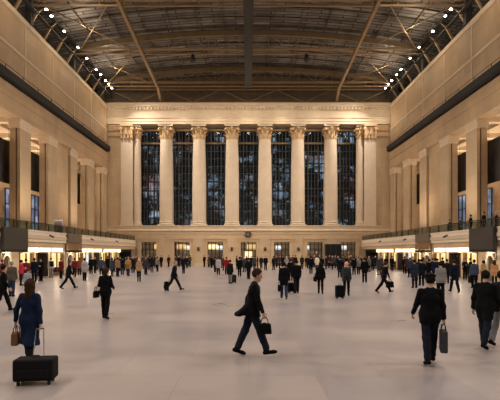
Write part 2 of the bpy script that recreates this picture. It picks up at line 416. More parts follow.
# building outside, its lit windows seen through the glass
def facade_mat():
    m, nt, b = _nodes('lit_office_facade')
    b.inputs['Base Color'].default_value = (.02, .022, .028, 1); b.inputs['Roughness'].default_value = .5
    ge = N(nt, 'ShaderNodeNewGeometry'); sp = N(nt, 'ShaderNodeSeparateXYZ'); nt.links.new(ge.outputs['Position'], sp.inputs[0])
    cb = N(nt, 'ShaderNodeCombineXYZ'); nt.links.new(sp.outputs[0], cb.inputs[0]); nt.links.new(sp.outputs[2], cb.inputs[1])
    br = N(nt, 'ShaderNodeTexBrick'); br.offset = 0
    for k_, v_ in (('Scale', 1), ('Brick Width', 1.1), ('Row Height', 1.7), ('Mortar Size', .16)): br.inputs[k_].default_value = v_
    br.inputs['Color1'].default_value = (1, 1, 1, 1); br.inputs['Color2'].default_value = (.5, .5, .5, 1); br.inputs['Mortar'].default_value = (0.05, .05, .05, 1)
    nt.links.new(cb.outputs[0], br.inputs['Vector'])
    nz = N(nt, 'ShaderNodeTexNoise', Scale=.24, Detail=4.0, Roughness=.7); nt.links.new(cb.outputs[0], nz.inputs['Vector'])
    mr = N(nt, 'ShaderNodeMapRange'); mr.inputs[1].default_value = .52; mr.inputs[2].default_value = .72; mr.inputs[3].default_value = .04; mr.inputs[4].default_value = 2.4
    nt.links.new(nz.outputs['Fac'], mr.inputs[0])
    n2 = N(nt, 'ShaderNodeTexNoise', Scale=.11, Detail=1.0); nt.links.new(cb.outputs[0], n2.inputs['Vector'])
    cr = N(nt, 'ShaderNodeValToRGB'); el = cr.color_ramp.elements
    el[0].position = .35; el[0].color = (.45, .62, .8, 1); el[1].position = .66; el[1].color = (.75, .35, .32, 1)
    e2 = el.new(.52); e2.color = (.75, .85, .95, 1)
    nt.links.new(n2.outputs['Fac'], cr.inputs[0])
    m1 = N(nt, 'ShaderNodeMixRGB', blend_type='MULTIPLY'); m1.inputs[0].default_value = 1
    nt.links.new(cr.outputs[0], m1.inputs[1]); nt.links.new(br.outputs['Color'], m1.inputs[2])
    m2 = N(nt, 'ShaderNodeMixRGB', blend_type='MULTIPLY'); m2.inputs[0].default_value = 1
    nt.links.new(m1.outputs[0], m2.inputs[1]); nt.links.new(mr.outputs[0], m2.inputs[2])
    nt.links.new(m2.outputs[0], b.inputs['Emission Color']); b.inputs['Emission Strength'].default_value = 1.0
    return m
ob = thing('office_building', 'dark office building with scattered lit windows seen through the tall end windows', 'building', (0, 84, 0))
MB().box(-34, 34, 0, 8, 0, 34).build('facade', facade_mat(), ob)

# doors with lobby behind
for i, x in enumerate(doorx):
    d = MB()
    for q in (-1, 1): d.box(x + q * (DW - .28), x + q * (DW + .22), YB - .16, YB + .3, 0, DH - .2)
    d.box(x - DW - .22, x + DW + .22, YB - .16, YB + .3, DH - .25, DH + .15).box(x - DW - .32, x + DW + .32, YB - .26, YB + .1, DH + .15, DH + .32)
    dr = tag(d.build(f'door_{i + 1}', M_tan), kind='structure')
    f = MB(); yd = YB + .8
    for xx in (-1.2, -.62, 0, .62, 1.2): f.box(x + xx - .055, x + xx + .055, yd - .08, yd + .05, 0, DH)
    for zz in (.05, 1.1, 2.45, 2.62, 3.4): f.box(x - DW, x + DW, yd - .08, yd + .05, zz, zz + .09)
    df = f.build('door_frame', M_iron, dr)
    MB().box(x - .16, x - .12, yd - .16, yd - .08, .9, 1.5).build('pull_handle', M_bronze, df)
    MB().box(x - DW, x + DW, yd, yd + .02, .1, DH).build('door_glass', M_shopglass, dr)
lob = MB()
lob.box(-30, 30, 78, 78.4, 0, 5.3)
for x in (-18.2, -13, -7.8, -2.6, 2.6, 7.8, 13, 18.2): lob.box(x - .15, x + .15, YB + .9, 78, 0, 5.3)
struct('wall_lobby', lob, plain('lobby_wall', (.30, .24, .18), .5))
lp = [(-15.6, .5, M_lit2), (-15.0, -.4, M_lit2), (-10.4, 0, M_blue), (-10.9, -.6, M_lit2), (-5.2, .2, M_blue), (-5.8, -.5, M_lit), (0, 0, M_lit), (.3, .3, M_lit2), (5.2, 0, M_blue), (10.4, -.4, M_blue), (15.6, -.3, M_lit2), (15.9, .6, M_blue)]
for n, (x, dx, mt) in enumerate(lp):
    up = n % 2 == 0
    z0, z1, hw = (2.5, 3.3, .5) if mt is M_blue else ((.3, 2.3, .75) if up else (2.6, 3.6, .9))
    struct(f'window_{n + 50}', MB().box(x + dx - hw, x + dx + hw, 77.86, 78.02, z0, z1), mt)
sc = None
for n, x in enumerate((-7.8, -2.6, 2.6, 7.8)):
    lab = f'small dark bronze wall lamp between the end wall doorways, {ORD[n]} of four from the left'
    if sc is None:
        sc = thing('wall_lamp', lab, 'lamp', (x, YB, 2.66), group='wall lamps of the end wall')
        MB().box(-.16, .16, -.08, 0, -.2, .2).build('back_plate', M_iron, sc)
        MB().lathe([(.05, -.36), (.17, -.22), (.2, 0), (.17, .22), (.05, .34)], (0, -.24, 0), 16).build('lamp_shade', M_steeldk, sc)
        MB().tube((0, -.24, -.2), (0, 0, -.2), .04).build('bracket', M_iron, sc)
    else:
        c = copy_tree(sc); c.location.x = x; c['label'] = lab
cl = thing('wall_clock', 'small dark square clock over the central doorway of the end wall', 'clock', (-.08, YB - .1, 4.95))
MB().box(-.42, .42, -.26, -.02, -.34, .34).build('case', M_black, cl); MB().lathe([(.28, 0), (.28, .02)], (0, 0, 0), 24).build('dial', plain('dial', (.16, .13, .10), .4), cl)
cl.children[1].rotation_euler = (R(90), 0, 0); cl.children[1].location = (0, -.26, 0)
# dark kiosk by the right doorways
k = thing('kiosk', 'tall black glazed kiosk standing against the end wall between two doorways', 'kiosk', (13.05, 69.6, 0))
MB().box(-1.2, 1.2, -.55, .6, 0, .35).build('plinth', M_black, k)
kf = MB()
for xx in (-1.2, -.4, .4, 1.2):
    kf.box(xx - .05, xx + .05, -.55, -.45, .35, 3.2)
kf.box(-1.2, 1.2, -.55, .6, 3.2, 3.45).build('frame', M_black, k)
MB().box(-1.15, 1.15, -.5, .55, .35, 3.2).build('cabinet', plain('kiosk_glass', (.008, .009, .009), .5, spec=.2), k)
# ================================================================== MEZZANINES AND SHOPS
XD = 17.66; YD0 = 12.0; YD1 = YB - .02
SEG = [(15.5, 18.0, 'lit'), (18.3, 20.0, 'door'), (20.4, 23.2, 'lit'), (23.8, 25.8, 'arch'), (26.3, 28.4, 'lit'), (28.9, 30.8, 'door'),
       (31.3, 32.6, 'lit'), (33.2, 34.6, 'arch'), (35.9, 38.3, 'lit'), (38.8, 41.0, 'door'), (41.6, 44.5, 'lit'), (45.0, 46.9, 'arch'), (47.5, 49.7, 'lit'),
       (50.4, 52.4, 'blue'), (53.2, 55.2, 'door'), (55.7, 58.2, 'lit'), (58.7, 59.5, 'door'), (60.0, 62.7, 'lit')]
NAMEK = {'lit': ('shop_window', 'warm lit shop window', 'shop window'), 'door': ('shop_doorway', 'dark shop doorway', 'doorway'),
         'arch': ('arched_niche', 'arched shop entrance with pale rim', 'doorway'), 'blue': ('lit_panel', 'pale bluish lit display panel', 'sign')}
for s in (-1, 1):
    sd = SIDE[s]
    struct('floor_mezzanine_' + sd, MB().box(s * (XD - .1), s * 28.5, YD0, YD1, 3.3, 3.6), M_trim)
    fa = MB().box(s * XD, s * (XD + .35), YD0, YD1, 3.07, 3.93); fa.box(s * (XD - .08), s * (XD + .4), YD0, YD1, 3.88, 4.0).box(s * (XD - .05), s * XD, YD0, YD1, 3.05, 3.12)
    for y in np.arange(YD0, YD1, 5.85): fa.box(s * (XD - .02), s * XD, y - .03, y + .03, 3.1, 3.9)
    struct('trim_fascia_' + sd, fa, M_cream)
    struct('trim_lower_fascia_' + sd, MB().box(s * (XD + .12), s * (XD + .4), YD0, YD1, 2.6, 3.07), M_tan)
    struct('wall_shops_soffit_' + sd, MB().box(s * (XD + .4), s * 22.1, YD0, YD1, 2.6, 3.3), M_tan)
    ends = [YD0] + sum([[a, b] for a, b, _ in SEG], []) + [63.5]
    wl = MB()
    for a, b in zip(ends[::2], ends[1::2]): wl.box(s * 18.3, s * 18.65, a, b, 0, 2.6)
    wl.box(s * 18.65, s * 22.1, 63.3, 63.5, 0, 2.6)
    struct('wall_shops_' + sd, wl, M_shop)
    st = []
    for n, (a, b) in enumerate(((20.0, 31.2), (35.8, 43.3), (47.3, 54.8), (55.4, 62.8))):
        q = thing('light_box', f'long glowing light strip above the shops on the {sd} side, {ORD[n]} from the camera end', 'light', (s * 18.05, 0, 0), group='light strips above the shops')
        MB().box(-s * .2, s * .1, a, b, 2.2, 2.58).build('diffuser', M_strip, q)
        fr = MB().box(-s * .22, s * .12, a - .08, a, 2.16, 2.6).box(-s * .22, s * .12, b, b + .08, 2.16, 2.6)
        for y in np.arange(a + 2.5, b - .5, 2.5): fr.box(-s * .23, s * .1, y - .04, y + .04, 2.17, 2.6)
        fr.build('frame', M_tan, q)
    cnt = {}
    tot = {k_: sum(1 for z in SEG if z[2] == k_) for k_ in NAMEK}
    for a, b, kd in SEG:
        cnt[kd] = cnt.get(kd, 0) + 1
        nm, ds, cat = NAMEK[kd]
        far = tot[kd] - cnt[kd]
        pos = f', {ORD[far]} from the end wall' if tot[kd] > 1 else ''
        u = thing(nm, f'{ds} of the {sd} shop row{pos}', cat, (s * 18.3, (a + b) / 2, 0), group='shop fronts')
        hw = (b - a) / 2
        fr = MB()
        for q in (-1, 1): fr.box(-s * .06, s * .36, q * hw, q * (hw - .1), 0, 2.55)
        fr.box(-s * .06, s * .36, -hw, hw, 2.1, 2.55)
        if kd in ('lit', 'blue'):
            fr.box(-s * .06, s * .36, -hw, hw, 0, .28 if kd == 'lit' else .5)
            if hw > 1: fr.box(-s * .03, s * .1, -.03, .03, .28, 2.1)
            fr.build('frame', M_bronze, u)
            MB().box(s * .28, s * .34, -hw + .1, hw - .1, .28 if kd == 'lit' else .5, 2.1).build('lit_panel', M_lit if kd == 'lit' else M_blue, u)
            MB().box(s * .05, s * .07, -hw + .1, hw - .1, .28 if kd == 'lit' else .5, 2.1).build('glass', M_shopglass, u)
            if kd == 'lit':
                MB().box(s * .14, s * .24, -hw + .3, hw - .3, .28, .75 + .15 * (cnt[kd] % 3)).build('display_stand', M_dkwood, u)
        else:
            fr.build('frame', M_dkwood if kd == 'door' else M_cream, u)
            r_ = MB().box(s * .36, s * 3.2, -hw, -hw + .06, 0, 2.5).box(s * .36, s * 3.2, hw - .06, hw, 0, 2.5).box(s * 3.1, s * 3.2, -hw, hw, 0, 2.5).box(s * .36, s * 3.2, -hw, hw, 2.45, 2.5)
            r_.build('recess', M_dkwood, u)
            if kd == 'door':
                MB().box(s * .2, s * .26, -.03, .03, 0, 2.1).box(s * .2, s * .26, -hw + .1, hw - .1, 1.0, 1.08).build('door_bars', M_iron, u)
                MB().box(s * 3.0, s * 3.08, -hw * .6, hw * .1, 1.2, 1.9).build('lit_sign', M_lit2, u)
            else:
                ar = MB(); pts = []
                for i in range(13):
                    th = math.pi * i / 12; pts.append((-math.cos(th) * (hw - .12), 1.25 + math.sin(th) * .8))
                pts = [(-(hw - .12), 0)] + pts + [((hw - .12), 0)]
                for (y_, z_), (y2, z2) in zip(pts[:-1], pts[1:]): ar.bar((-s * .04, y_, z_), (-s * .04, y2, z2), .16, .2)
                ar.build('arch_rim', plain('arch_rim', (.75, .66, .52), .5), u)
                MB().box(s * 2.2, s * 2.3, -hw * .5, hw * .5, .9, 2.0).build('lit_sign', M_lit2, u)
    # dark recess at the far end of the row
    u = thing('dark_entrance', f'wide black entrance at the far end of the {sd} shop row', 'entrance', (s * 18.3, 67, 0), group='dark entrances')
    MB().box(0, s * .35, -3.5, -3.1, 0, 2.55).box(0, s * .35, 3.0, 3.3, 0, 2.55).box(0, s * .35, -3.1, 3.0, 2.2, 2.55).build('frame', M_black, u)
    MB().box(s * 3.0, s * 3.2, -3.4, 3.3, 0, 2.55).build('back_panel', M_black, u)
    MB().box(s * .36, s * 3.0, 3.12, 3.3, 0, 2.55).box(s * .36, s * 3.0, -3.4, -3.3, 0, 2.55).box(s * .4, s * 3.0, -3.3, 3.1, 2.5, 2.58).build('lining', M_black, u)
    MB().box(s * 2.85, s * 2.95, -.4, 1.4, 1.3, 1.9).build('lit_sign', glow('dim_blue_sign', (.35, .5, .6), .35), u)
    # railing
    rl = thing('glass_railing', f'glass railing with dark posts along the {sd} mezzanine edge', 'railing', (s * (XD + .12), 0, 4.0), group='mezzanine railings')
    MB().box(-s * .03, s * .03, YD0, YD1, .62, .69).build('top_rail', M_iron, rl)
    ys = list(np.arange(YD0 + .1, YD1, 2.0))
    for y in ys:
        MB().box(-s * .04, s * .04, y - .045, y + .045, 0, .66).build('post', M_iron, rl)
        if y + 2 < YD1: MB().box(-.008, .008, y + .1, y + 1.9, .05, .6).build('glass_panel', M_rail, rl)
    # hanging screens
    sg = thing('mounted_screen', f'big blank dark display screen hung on the {sd} mezzanine front', 'screen', (s * 17.5, 33.65, 2.2), group='large display screens')
    bevel(MB().box(-s * .14, s * .12, -1.8, 1.8, .12, 1.82).build('casing', M_black, sg), .03)
    MB().box(-s * .17, -s * .13, -1.74, 1.74, .18, 1.76).build('screen', M_screen, sg)
    MB().box(-s * .1, s * .1, -1.55, 1.9, .0, .12).build('lower_bar', M_black, sg)
    for y in (-1.2, 1.2): MB().box(0, s * .2, y - .05, y + .05, 1.3, 1.4).build('bracket', M_iron, sg)
    s2 = thing('mounted_screen', f'smaller two tone screen, grey above orange brown reflection tint, on the {sd} mezzanine front', 'screen', (s * 17.52, 45.3, 2.15), group='two tone screens')
    MB().box(-s * .1, s * .12, -1.75, 1.75, .95, 1.85).build('upper_screen', plain('grey_screen', (.13, .10, .075), .4), s2)
    MB().box(-s * .1, s * .12, -1.75, 1.75, .28 if s < 0 else .3, .9).build('lower_panel', M_reflect_tint, s2)  # orange-brown reflection put into the panel's colour
    MB().box(-s * .12, s * .12, -1.75, 1.75, 0, .26).build('lower_bar', M_black, s2)
    # small black loudspeakers / cameras on the fascia
    for n, y in enumerate((40.1, 50.5, 60.0)):
        f = thing('security_camera', f'small dark camera on the {sd} mezzanine front, {ORD[n]} from the camera end', 'camera', (s * XD, y, 3.6), group='cameras on the mezzanine fronts')
        MB().box(-s * .03, 0, -.12, .12, -.1, .1).build('mount', M_iron, f)
        MB().tube((-s * .06, -.25, .06), (-s * .22, .2, -.06), .075, n=10).build('housing', M_black, f)
# poster stand on left mezzanine
pk = thing('poster_stand', 'pale poster stand on the left mezzanine behind the railing', 'sign', (-19.2, 45.5, 3.6))
MB().box(-.45, .45, -.06, .06, .25, 1.85).build('frame', plain('pale_frame', (.2, .18, .165), .5), pk); MB().box(-.38, .38, -.08, -.05, .35, 1.72).build('poster', plain('poster_dark', (.07, .05, .06), .4), pk)
MB().box(-.55, .55, -.3, .3, 0, .06).box(-.05, .05, -.05, .05, .06, .25).build('base', M_black, pk)

# ================================================================== ROOF
def zroof(x): return 30.1 - 2.0 * (x / 22.0) ** 2
xs = np.linspace(-24.5, 24.5, 41)
def roof_mat():
    m, nt, b = _nodes('roof_boards'); b.inputs['Roughness'].default_value = .6; b.inputs['Specular IOR Level'].default_value = .25
    ge = N(nt, 'ShaderNodeNewGeometry'); sp = N(nt, 'ShaderNodeSeparateXYZ'); nt.links.new(ge.outputs['Position'], sp.inputs[0])
    cb = N(nt, 'ShaderNodeCombineXYZ'); nt.links.new(sp.outputs[0], cb.inputs[0]); nt.links.new(sp.outputs[1], cb.inputs[1])
    br = N(nt, 'ShaderNodeTexBrick'); br.offset = .37
    for k_, v_ in (('Scale', 1), ('Brick Width', 4.2), ('Row Height', .62), ('Mortar Size', .08), ('Mortar Smooth', .2)): br.inputs[k_].default_value = v_
    br.inputs['Color1'].default_value = (.10, .092, .086, 1); br.inputs['Color2'].default_value = (.23, .213, .20, 1); br.inputs['Mortar'].default_value = (.03, .022, .015, 1)
    nt.links.new(cb.outputs[0], br.inputs['Vector'])
    nz = N(nt, 'ShaderNodeTexNoise', Scale=.5, Detail=5.0); nt.links.new(ge.outputs['Position'], nz.inputs['Vector'])
    mr = N(nt, 'ShaderNodeMapRange'); mr.inputs[1].default_value = .3; mr.inputs[2].default_value = .7; mr.inputs[3].default_value = .55; mr.inputs[4].default_value = 1.35
    nt.links.new(nz.outputs['Fac'], mr.inputs[0])
    mx = N(nt, 'ShaderNodeMixRGB', blend_type='MULTIPLY'); mx.inputs[0].default_value = 1
    nt.links.new(br.outputs['Color'], mx.inputs[1]); nt.links.new(mr.outputs[0], mx.inputs[2]); nt.links.new(mx.outputs[0], b.inputs['Base Color'])
    return m
rf = MB(); vv = [(x, y, zroof(x) + d) for d in (0, .3) for y in (Y0, 71.6) for x in xs]
n = len(xs); ff = []
for d in (0, 2 * n):
    ff += [(d + i, d + i + 1, d + n + i + 1, d + n + i) for i in range(n - 1)]
ff += [(i, i + 1, 2 * n + i + 1, 2 * n + i) for i in range(n - 1)] + [(n + i, 3 * n + i, 3 * n + i + 1, n + i + 1) for i in range(n - 1)] + [(0, 2 * n, 3 * n, n), (n - 1, 2 * n - 1, 4 * n - 1, 3 * n - 1)]
rf.add(vv, ff)
struct('ceiling', rf, roof_mat())
ga = MB(); ga.sweep([(x, zroof(x)) for x in xs] + [(24.5, 25.36), (-24.5, 25.36)], 'y', 71.0, 71.3)   # (u,a,z)
struct('wall_gable', ga, plain('gable_boards', (.16, .12, .08), .7, noise=.3, scale=1.5))
for s in (-1, 1):
    struct('wall_clerestory_' + SIDE[s], MB().box(s * 23.9, s * 24.3, Y0, 71, 24.9, 27.6).box(s * XW, s * 24, Y0, 71, 24.9, 25.0), plain('clerestory', (.035, .028, .022), .7))
# roof purlins: arched ribs carried by the roof
TR = [67.2, 56.2, 45.2, 34.2, 23.2]
rb = MB()
ap = [(x, zroof(x)) for x in np.linspace(-22.4, 22.4, 19)]
for y in np.arange(35.6, 71, 2.2):
    for (xa, za), (xb, zb) in zip(ap[:-1], ap[1:]): rb.bar((xa, y, za - .06), (xb, y, zb - .06), .07, .12)
struct('trim_roof_ribs', rb, M_ribst)
pr = MB()
for x in (-19, -15.8, -9.4, -6.2, -3.1, 3.1, 6.2, 9.4, 15.8, 19): pr.bar((x, Y0, zroof(x) - .28), (x, 71, zroof(x) - .22), .09, .14)
struct('trim_roof_purlins', pr, M_ribst)
NT = len(TR)
for n, y in enumerate(TR):
    t = thing('roof_truss', f'tan steel roof truss spanning the hall, {ORD[n]} from the end wall', 'truss', (0, y, 27.5), group='roof trusses')
    MB().box(-22.3, 22.3, -.14, .14, -.07, .16).build('bottom_chord', M_steel, t)
    MB().box(-22.3, 22.3, -.1, .1, -.62, -.48).build('lower_chord', M_steel, t)
    ac = MB(); zt = lambda x: (zroof(x) - .55) - 27.5
    px = np.linspace(-20.8, 20.8, 25)
    for a, b in zip(px[:-1], px[1:]): ac.bar((a, 0, max(.1, zt(a))), (b, 0, max(.1, zt(b))), .3, .62)
    ac.build('arched_chord', plain('brown_steel', (.21, .145, .08), .5, .2, noise=.25, scale=1.2), t)
    wb = np.linspace(-17.5, 17.5, 15)
    for i, x in enumerate(wb):
        MB().bar((x, 0, -.5), (x, 0, zt(x)), .07).build('hanger', M_steel, t)
        if i < 14:
            a, b = (x, wb[i + 1]) if i % 2 else (wb[i + 1], x)
            MB().bar((a, 0, .1), (b, 0, zt(b) - .1), .06).build('diagonal', M_steel, t)
    for x in (-22.0, 22.0): MB().box(x - .3, x + .3, -.3, .3, -2.48, -.07).build('end_post', M_steeldk, t)
# zig zag brace under the gable
zz = thing('gable_brace', 'zigzag steel brace in front of the dark gable above the end wall', 'brace', (0, 69.9, 25.4))
MB().box(-21.6, 21.6, -.08, .08, 1.95, 2.1).build('upper_bar', M_steel, zz); MB().box(-21.6, 21.6, -.08, .08, 0, .1).build('lower_bar', M_steel, zz)
q = np.linspace(-21.6, 21.6, 11)
for i in range(10):
    a, b = (0.05, 1.98) if i % 2 else (1.98, .05)
    MB().bar((q[i], 0, a), (q[i + 1], 0, b), .08).build('diagonal', M_steel, zz)
# long beams and central catwalk
for s in (-1, 1):
    b = thing('long_roof_beam', f'heavy tan steel beam running lengthwise under the roof on the {SIDE[s]} half', 'beam', (0, 0, 0), group='lengthwise roof beams')
    MB().bar((s * 11.9, 20, 26.75), (s * 13.6, 67.5, 26.85), .34, .4).build('beam', M_steel, b)
    MB().bar((s * 13.6, 67.5, 26.85), (s * 13.75, 70.9, 25.5), .34, .4).build('end_strut', M_steel, b)
    pl = thing('plan_brace', f'set of crossing steel wind braces under the roof on the {SIDE[s]} half', 'brace', (0, 0, 0), group='wind braces')
    for ya, yb in zip(TR[1:], TR[:-1]):
        for (xa, xb) in ((14.2, 21.0), (21.0, 14.2)):
            MB().bar((s * xa, ya + .2, 27.2), (s * xb, yb - .2, 27.2), .09).build('brace_bar', M_steel, pl)
cw = thing('catwalk', 'long dark steel catwalk hung lengthwise under the middle of the roof', 'catwalk', (0, 0, 0))
cm = MB().box(-.42, .42, 20, 66.8, 26.55, 26.75)
cm.build('deck', M_steeldk, cw)
for s in (-1, 1):
    MB().box(s * .42, s * .5, 20, 66.8, 26.5, 26.86).build('side_truss', M_steeldk, cw)
# side girders with lamps
for s in (-1, 1):
    g = thing('side_girder', f'dark steel girder along the top of the {SIDE[s]} side wall carrying spotlights', 'girder', (s * 21.45, 0, 25.0), group='side girders')
    MB().box(-.25, .25, 8, 70.3, 2.65, 2.8).build('upper_chord', M_steeldk, g); MB().box(-.2, .2, 8, 70.3, 1.3, 1.42).build('lower_chord', M_steeldk, g)
    ys = np.arange(9, 70, 3.05)
    dg = MB()
    for i, y in enumerate(ys):
        MB().bar((0, y, 1.4), (0, y + (1.5 if y + 1.5 < 70.2 else .3), 2.7), .12).build('lattice_bar', M_steel, g)
    for i, y in enumerate(ys): MB().bar((s * .75, y, 0), (0, y, 1.35), .2).build('bracket', M_steel, g)
    pass
    vis = [41.9, 46.4, 47.7, 51.0, 55.0, 58.1, 61.6, 63.4, 65.6, 67.0, 68.6]
    for n, y in enumerate(vis):
        lab = f'bright spotlight on the {SIDE[s]} roof girder, {ORD[len(vis) - 1 - n]} from the end wall'
        l = thing('spotlight', lab, 'spotlight', (s * 20.95, y, 27.15), group='spotlights on the side girders')
        hs = MB().tube((0, 0, .3), (-s * .12, -.12, .02), .12, .2, 14).build('housing', M_black, l)
        MB().lathe([(.02, .03), (.11, .02), (.135, -.03), (.08, -.07), (.02, -.08)], (-s * .14, -.14, 0), 16).build('lens', M_lens, hs)
        MB().box(-.03, s * .3, -.03, .03, .28, .34).build('arm', M_iron, l)
for n, x in enumerate((-6.95, 7.25)):
    h = thing('pendant_speaker', f'small black loudspeaker hanging from the roof {"left" if n == 0 else "right"} of the catwalk', 'loudspeaker', (x, 56.2, 26.88), group='hanging loudspeakers')
    MB().lathe([(.12, 0), (.2, -.1), (.34, -.75), (.3, -.85)], (0, 0, 0), 16).build('horn', M_black, h)
    MB().lathe([(.3, 0), (.1, .03)], (0, 0, -.86), 16).build('grille', M_iron, h)

# ================================================================== LIGHT
def lamp(kind, name, loc, energy, col, aim=None, **kw):
    d = bpy.data.lights.new(name, kind); d.energy = energy; d.color = col
    for k_, v_ in kw.items(): setattr(d, k_, v_)
    o = bpy.data.objects.new(name, d); COL.objects.link(o); o.location = loc
    if aim is not None: o.rotation_euler = (Vector(aim) - Vector(loc)).to_track_quat('-Z', 'Y').to_euler()
    return o
WARM = (1, .82, .63); NEUT = (1, .89, .78)
KEY = 1.0
for s in (-1, 1):
    for y in (66.5, 55, 44, 33, 21, 9, -4):                     # the girder spotlights, down into the hall
        lamp('SPOT', 'spot_lamp', (s * 20.6, y, 26.9), 9000 * KEY, NEUT, (-s * 1, y - 3, 0), spot_size=R(105), spot_blend=.8, shadow_soft_size=.35)
    for y in (52, 38, 24):                                      # those turned on the end wall
        lamp('SPOT', 'wall_spot', (s * 20.5, y, 26.9), 6200 * KEY, WARM, (-s * 5, 71, 9.5), spot_size=R(58), spot_blend=.7, shadow_soft_size=.5)
    for k_ in range(-1, 4):                                     # gallery lamps
        lamp('POINT', 'gallery_lamp', (s * 26.4, 47.5 + 6.2 * k_ - 3.1, 13.2), 300 * KEY, (1, .80, .58), shadow_soft_size=.3)
    for y in (20, 31, 44, 56):                                  # uplights on the mezzanine washing the piers and attic
        lamp('SPOT', 'mezzanine_uplight', (s * 18.6, y, 4.3), 1050 * KEY, WARM, (s * 21.5, y + 1, 20), spot_size=R(130), spot_blend=.9, shadow_soft_size=.3)
for s in (-1, 1):
    for y in np.arange(14, 63, 4.0): lamp('POINT', 'shop_fill', (s * 17.75, y, 2.1), 30, (1, .80, .55), shadow_soft_size=.1)  # added point lights that brighten the shop fronts
    for y in (61.5, 50.6, 39.5): lamp('POINT', 'truss_lamp', (s * 18.5, y, 26.3), 330, (1, .82, .6), shadow_soft_size=.2)  # added point lights standing in for spotlight spill on the roof steel
for x in (-20.4, -15.6, -10.4, -5.2, 0, 5.2, 10.4, 15.6, 20.4): lamp('POINT', 'ledge_uplight', (x, 68.6, 22.4), 75, (1, .86, .68), shadow_soft_size=.25)
for x in (-15.6, -10.4, -5.2, 0, 5.2, 10.4, 15.6): lamp('POINT', 'lobby_lamp', (x, 74.5, 4.7), 280, WARM, shadow_soft_size=.3)
wd = bpy.data.worlds.new('world'); scene.world = wd; wd.use_nodes = True
wd.node_tree.nodes['Background'].inputs[0].default_value = (1, .86, .72, 1); wd.node_tree.nodes['Background'].inputs[1].default_value = .22
# ================================================================== PEOPLE
class Field:
    def __init__(s, lo, hi, vox):
        s.vox = vox; s.lo = np.array(lo, float)
        n = np.ceil((np.array(hi) - s.lo) / vox).astype(int) + 1
        s.ax = [(s.lo[i] + vox * np.arange(n[i])).astype(np.float32) for i in range(3)]
        s.a = np.full(n, .2, np.float32)
    def slab(s, lo, hi):
        sl = []
        for i in range(3):
            a = max(0, int((lo[i] - s.lo[i]) / s.vox)); b = min(s.a.shape[i], int((hi[i] - s.lo[i]) / s.vox) + 2)
            if b <= a: return None
            sl.append(slice(a, b))
        return tuple(sl)
    def grid(s, sl):
        return [s.ax[i][sl[i]].reshape([-1 if j == i else 1 for j in range(3)]) for i in range(3)]
    def _mix(s, sl, d, k):
        o = s.a[sl]
        h = np.maximum(k - np.abs(o - d), 0)
        s.a[sl] = np.minimum(o, d) - h * h / (4 * k)
    def cap(s, a, b, ra, rb=None, k=.03):
        rb = ra if rb is None else rb; a = np.array(a, float); b = np.array(b, float); m = max(ra, rb) + k + 2 * s.vox
        sl = s.slab(np.minimum(a, b) - m, np.maximum(a, b) + m)
        if sl is None: return s
        x, y, z = s.grid(sl); ba = b - a; L = max(float(ba @ ba), 1e-9)
        t = np.clip(((x - a[0]) * ba[0] + (y - a[1]) * ba[1] + (z - a[2]) * ba[2]) / L, 0, 1)
        d = np.sqrt((x - a[0] - t * ba[0]) ** 2 + (y - a[1] - t * ba[1]) ** 2 + (z - a[2] - t * ba[2]) ** 2) - (ra + (rb - ra) * t)
        s._mix(sl, d, k); return s
    def _ell(s, c, r, M, pad):
        c = np.array(c); m = max(r) + pad
        sl = s.slab(c - m, c + m); x, y, z = s.grid(sl); x = x - c[0]; y = y - c[1]; z = z - c[2]
        q = [M[0][i] * x + M[1][i] * y + M[2][i] * z for i in range(3)]
        k0 = np.sqrt(sum((q[i] / r[i]) ** 2 for i in range(3))) + 1e-6; k1 = np.sqrt(sum((q[i] / r[i] ** 2) ** 2 for i in range(3))) + 1e-6
        return sl, k0 * (k0 - 1) / k1
    def ell(s, c, r, M=np.eye(3), k=.02):
        sl, d = s._ell(c, r, M, k + 3 * s.vox); s._mix(sl, d, k); return s
    def cut_ball(s, c, r):
        sl, d = s._ell(c, (r, r, r), np.eye(3), 2 * s.vox); s.a[sl] = np.maximum(s.a[sl], -d); return s
    def plane(s, p, n):
        """keep the side the normal points away from"""
        n = np.array(n, float); n /= np.linalg.norm(n); x, y, z = s.grid((slice(None),) * 3)
        s.a = np.maximum(s.a, ((x - p[0]) * n[0] + (y - p[1]) * n[1] + (z - p[2]) * n[2]).astype(np.float32)); return s
    def ripple(s, amp, f):
        x, y, z = s.grid((slice(None),) * 3)
        s.a = s.a + (amp * np.sin(f * z + 5 * x) * np.sin(f * .6 * x + 1.3 * f * .5 * y + 1)).astype(np.float32); return s
    def mesh(s, name, m):
        g = openvdb.FloatGrid(.2); g.copyFromArray(s.a); g.transform = openvdb.createLinearTransform(voxelSize=s.vox)
        p, q = g.convertToQuads(0.0)
        me = bpy.data.meshes.new(name); p = np.asarray(p) + s.lo; q = np.asarray(q)[:, ::-1]
        me.vertices.add(len(p)); me.vertices.foreach_set('co', p.astype(np.float32).ravel())
        me.loops.add(q.size); me.loops.foreach_set('vertex_index', q.astype(np.int32).ravel())
        me.polygons.add(len(q)); me.polygons.foreach_set('loop_start', np.arange(0, q.size, 4, dtype=np.int32))
        try: me.polygons.foreach_set('loop_total', np.full(len(q), 4, np.int32))
        except Exception: pass
        me.polygons.foreach_set('use_smooth', np.ones(len(q), bool)); me.update(calc_edges=True); me.validate()
        me.materials.append(m); return me

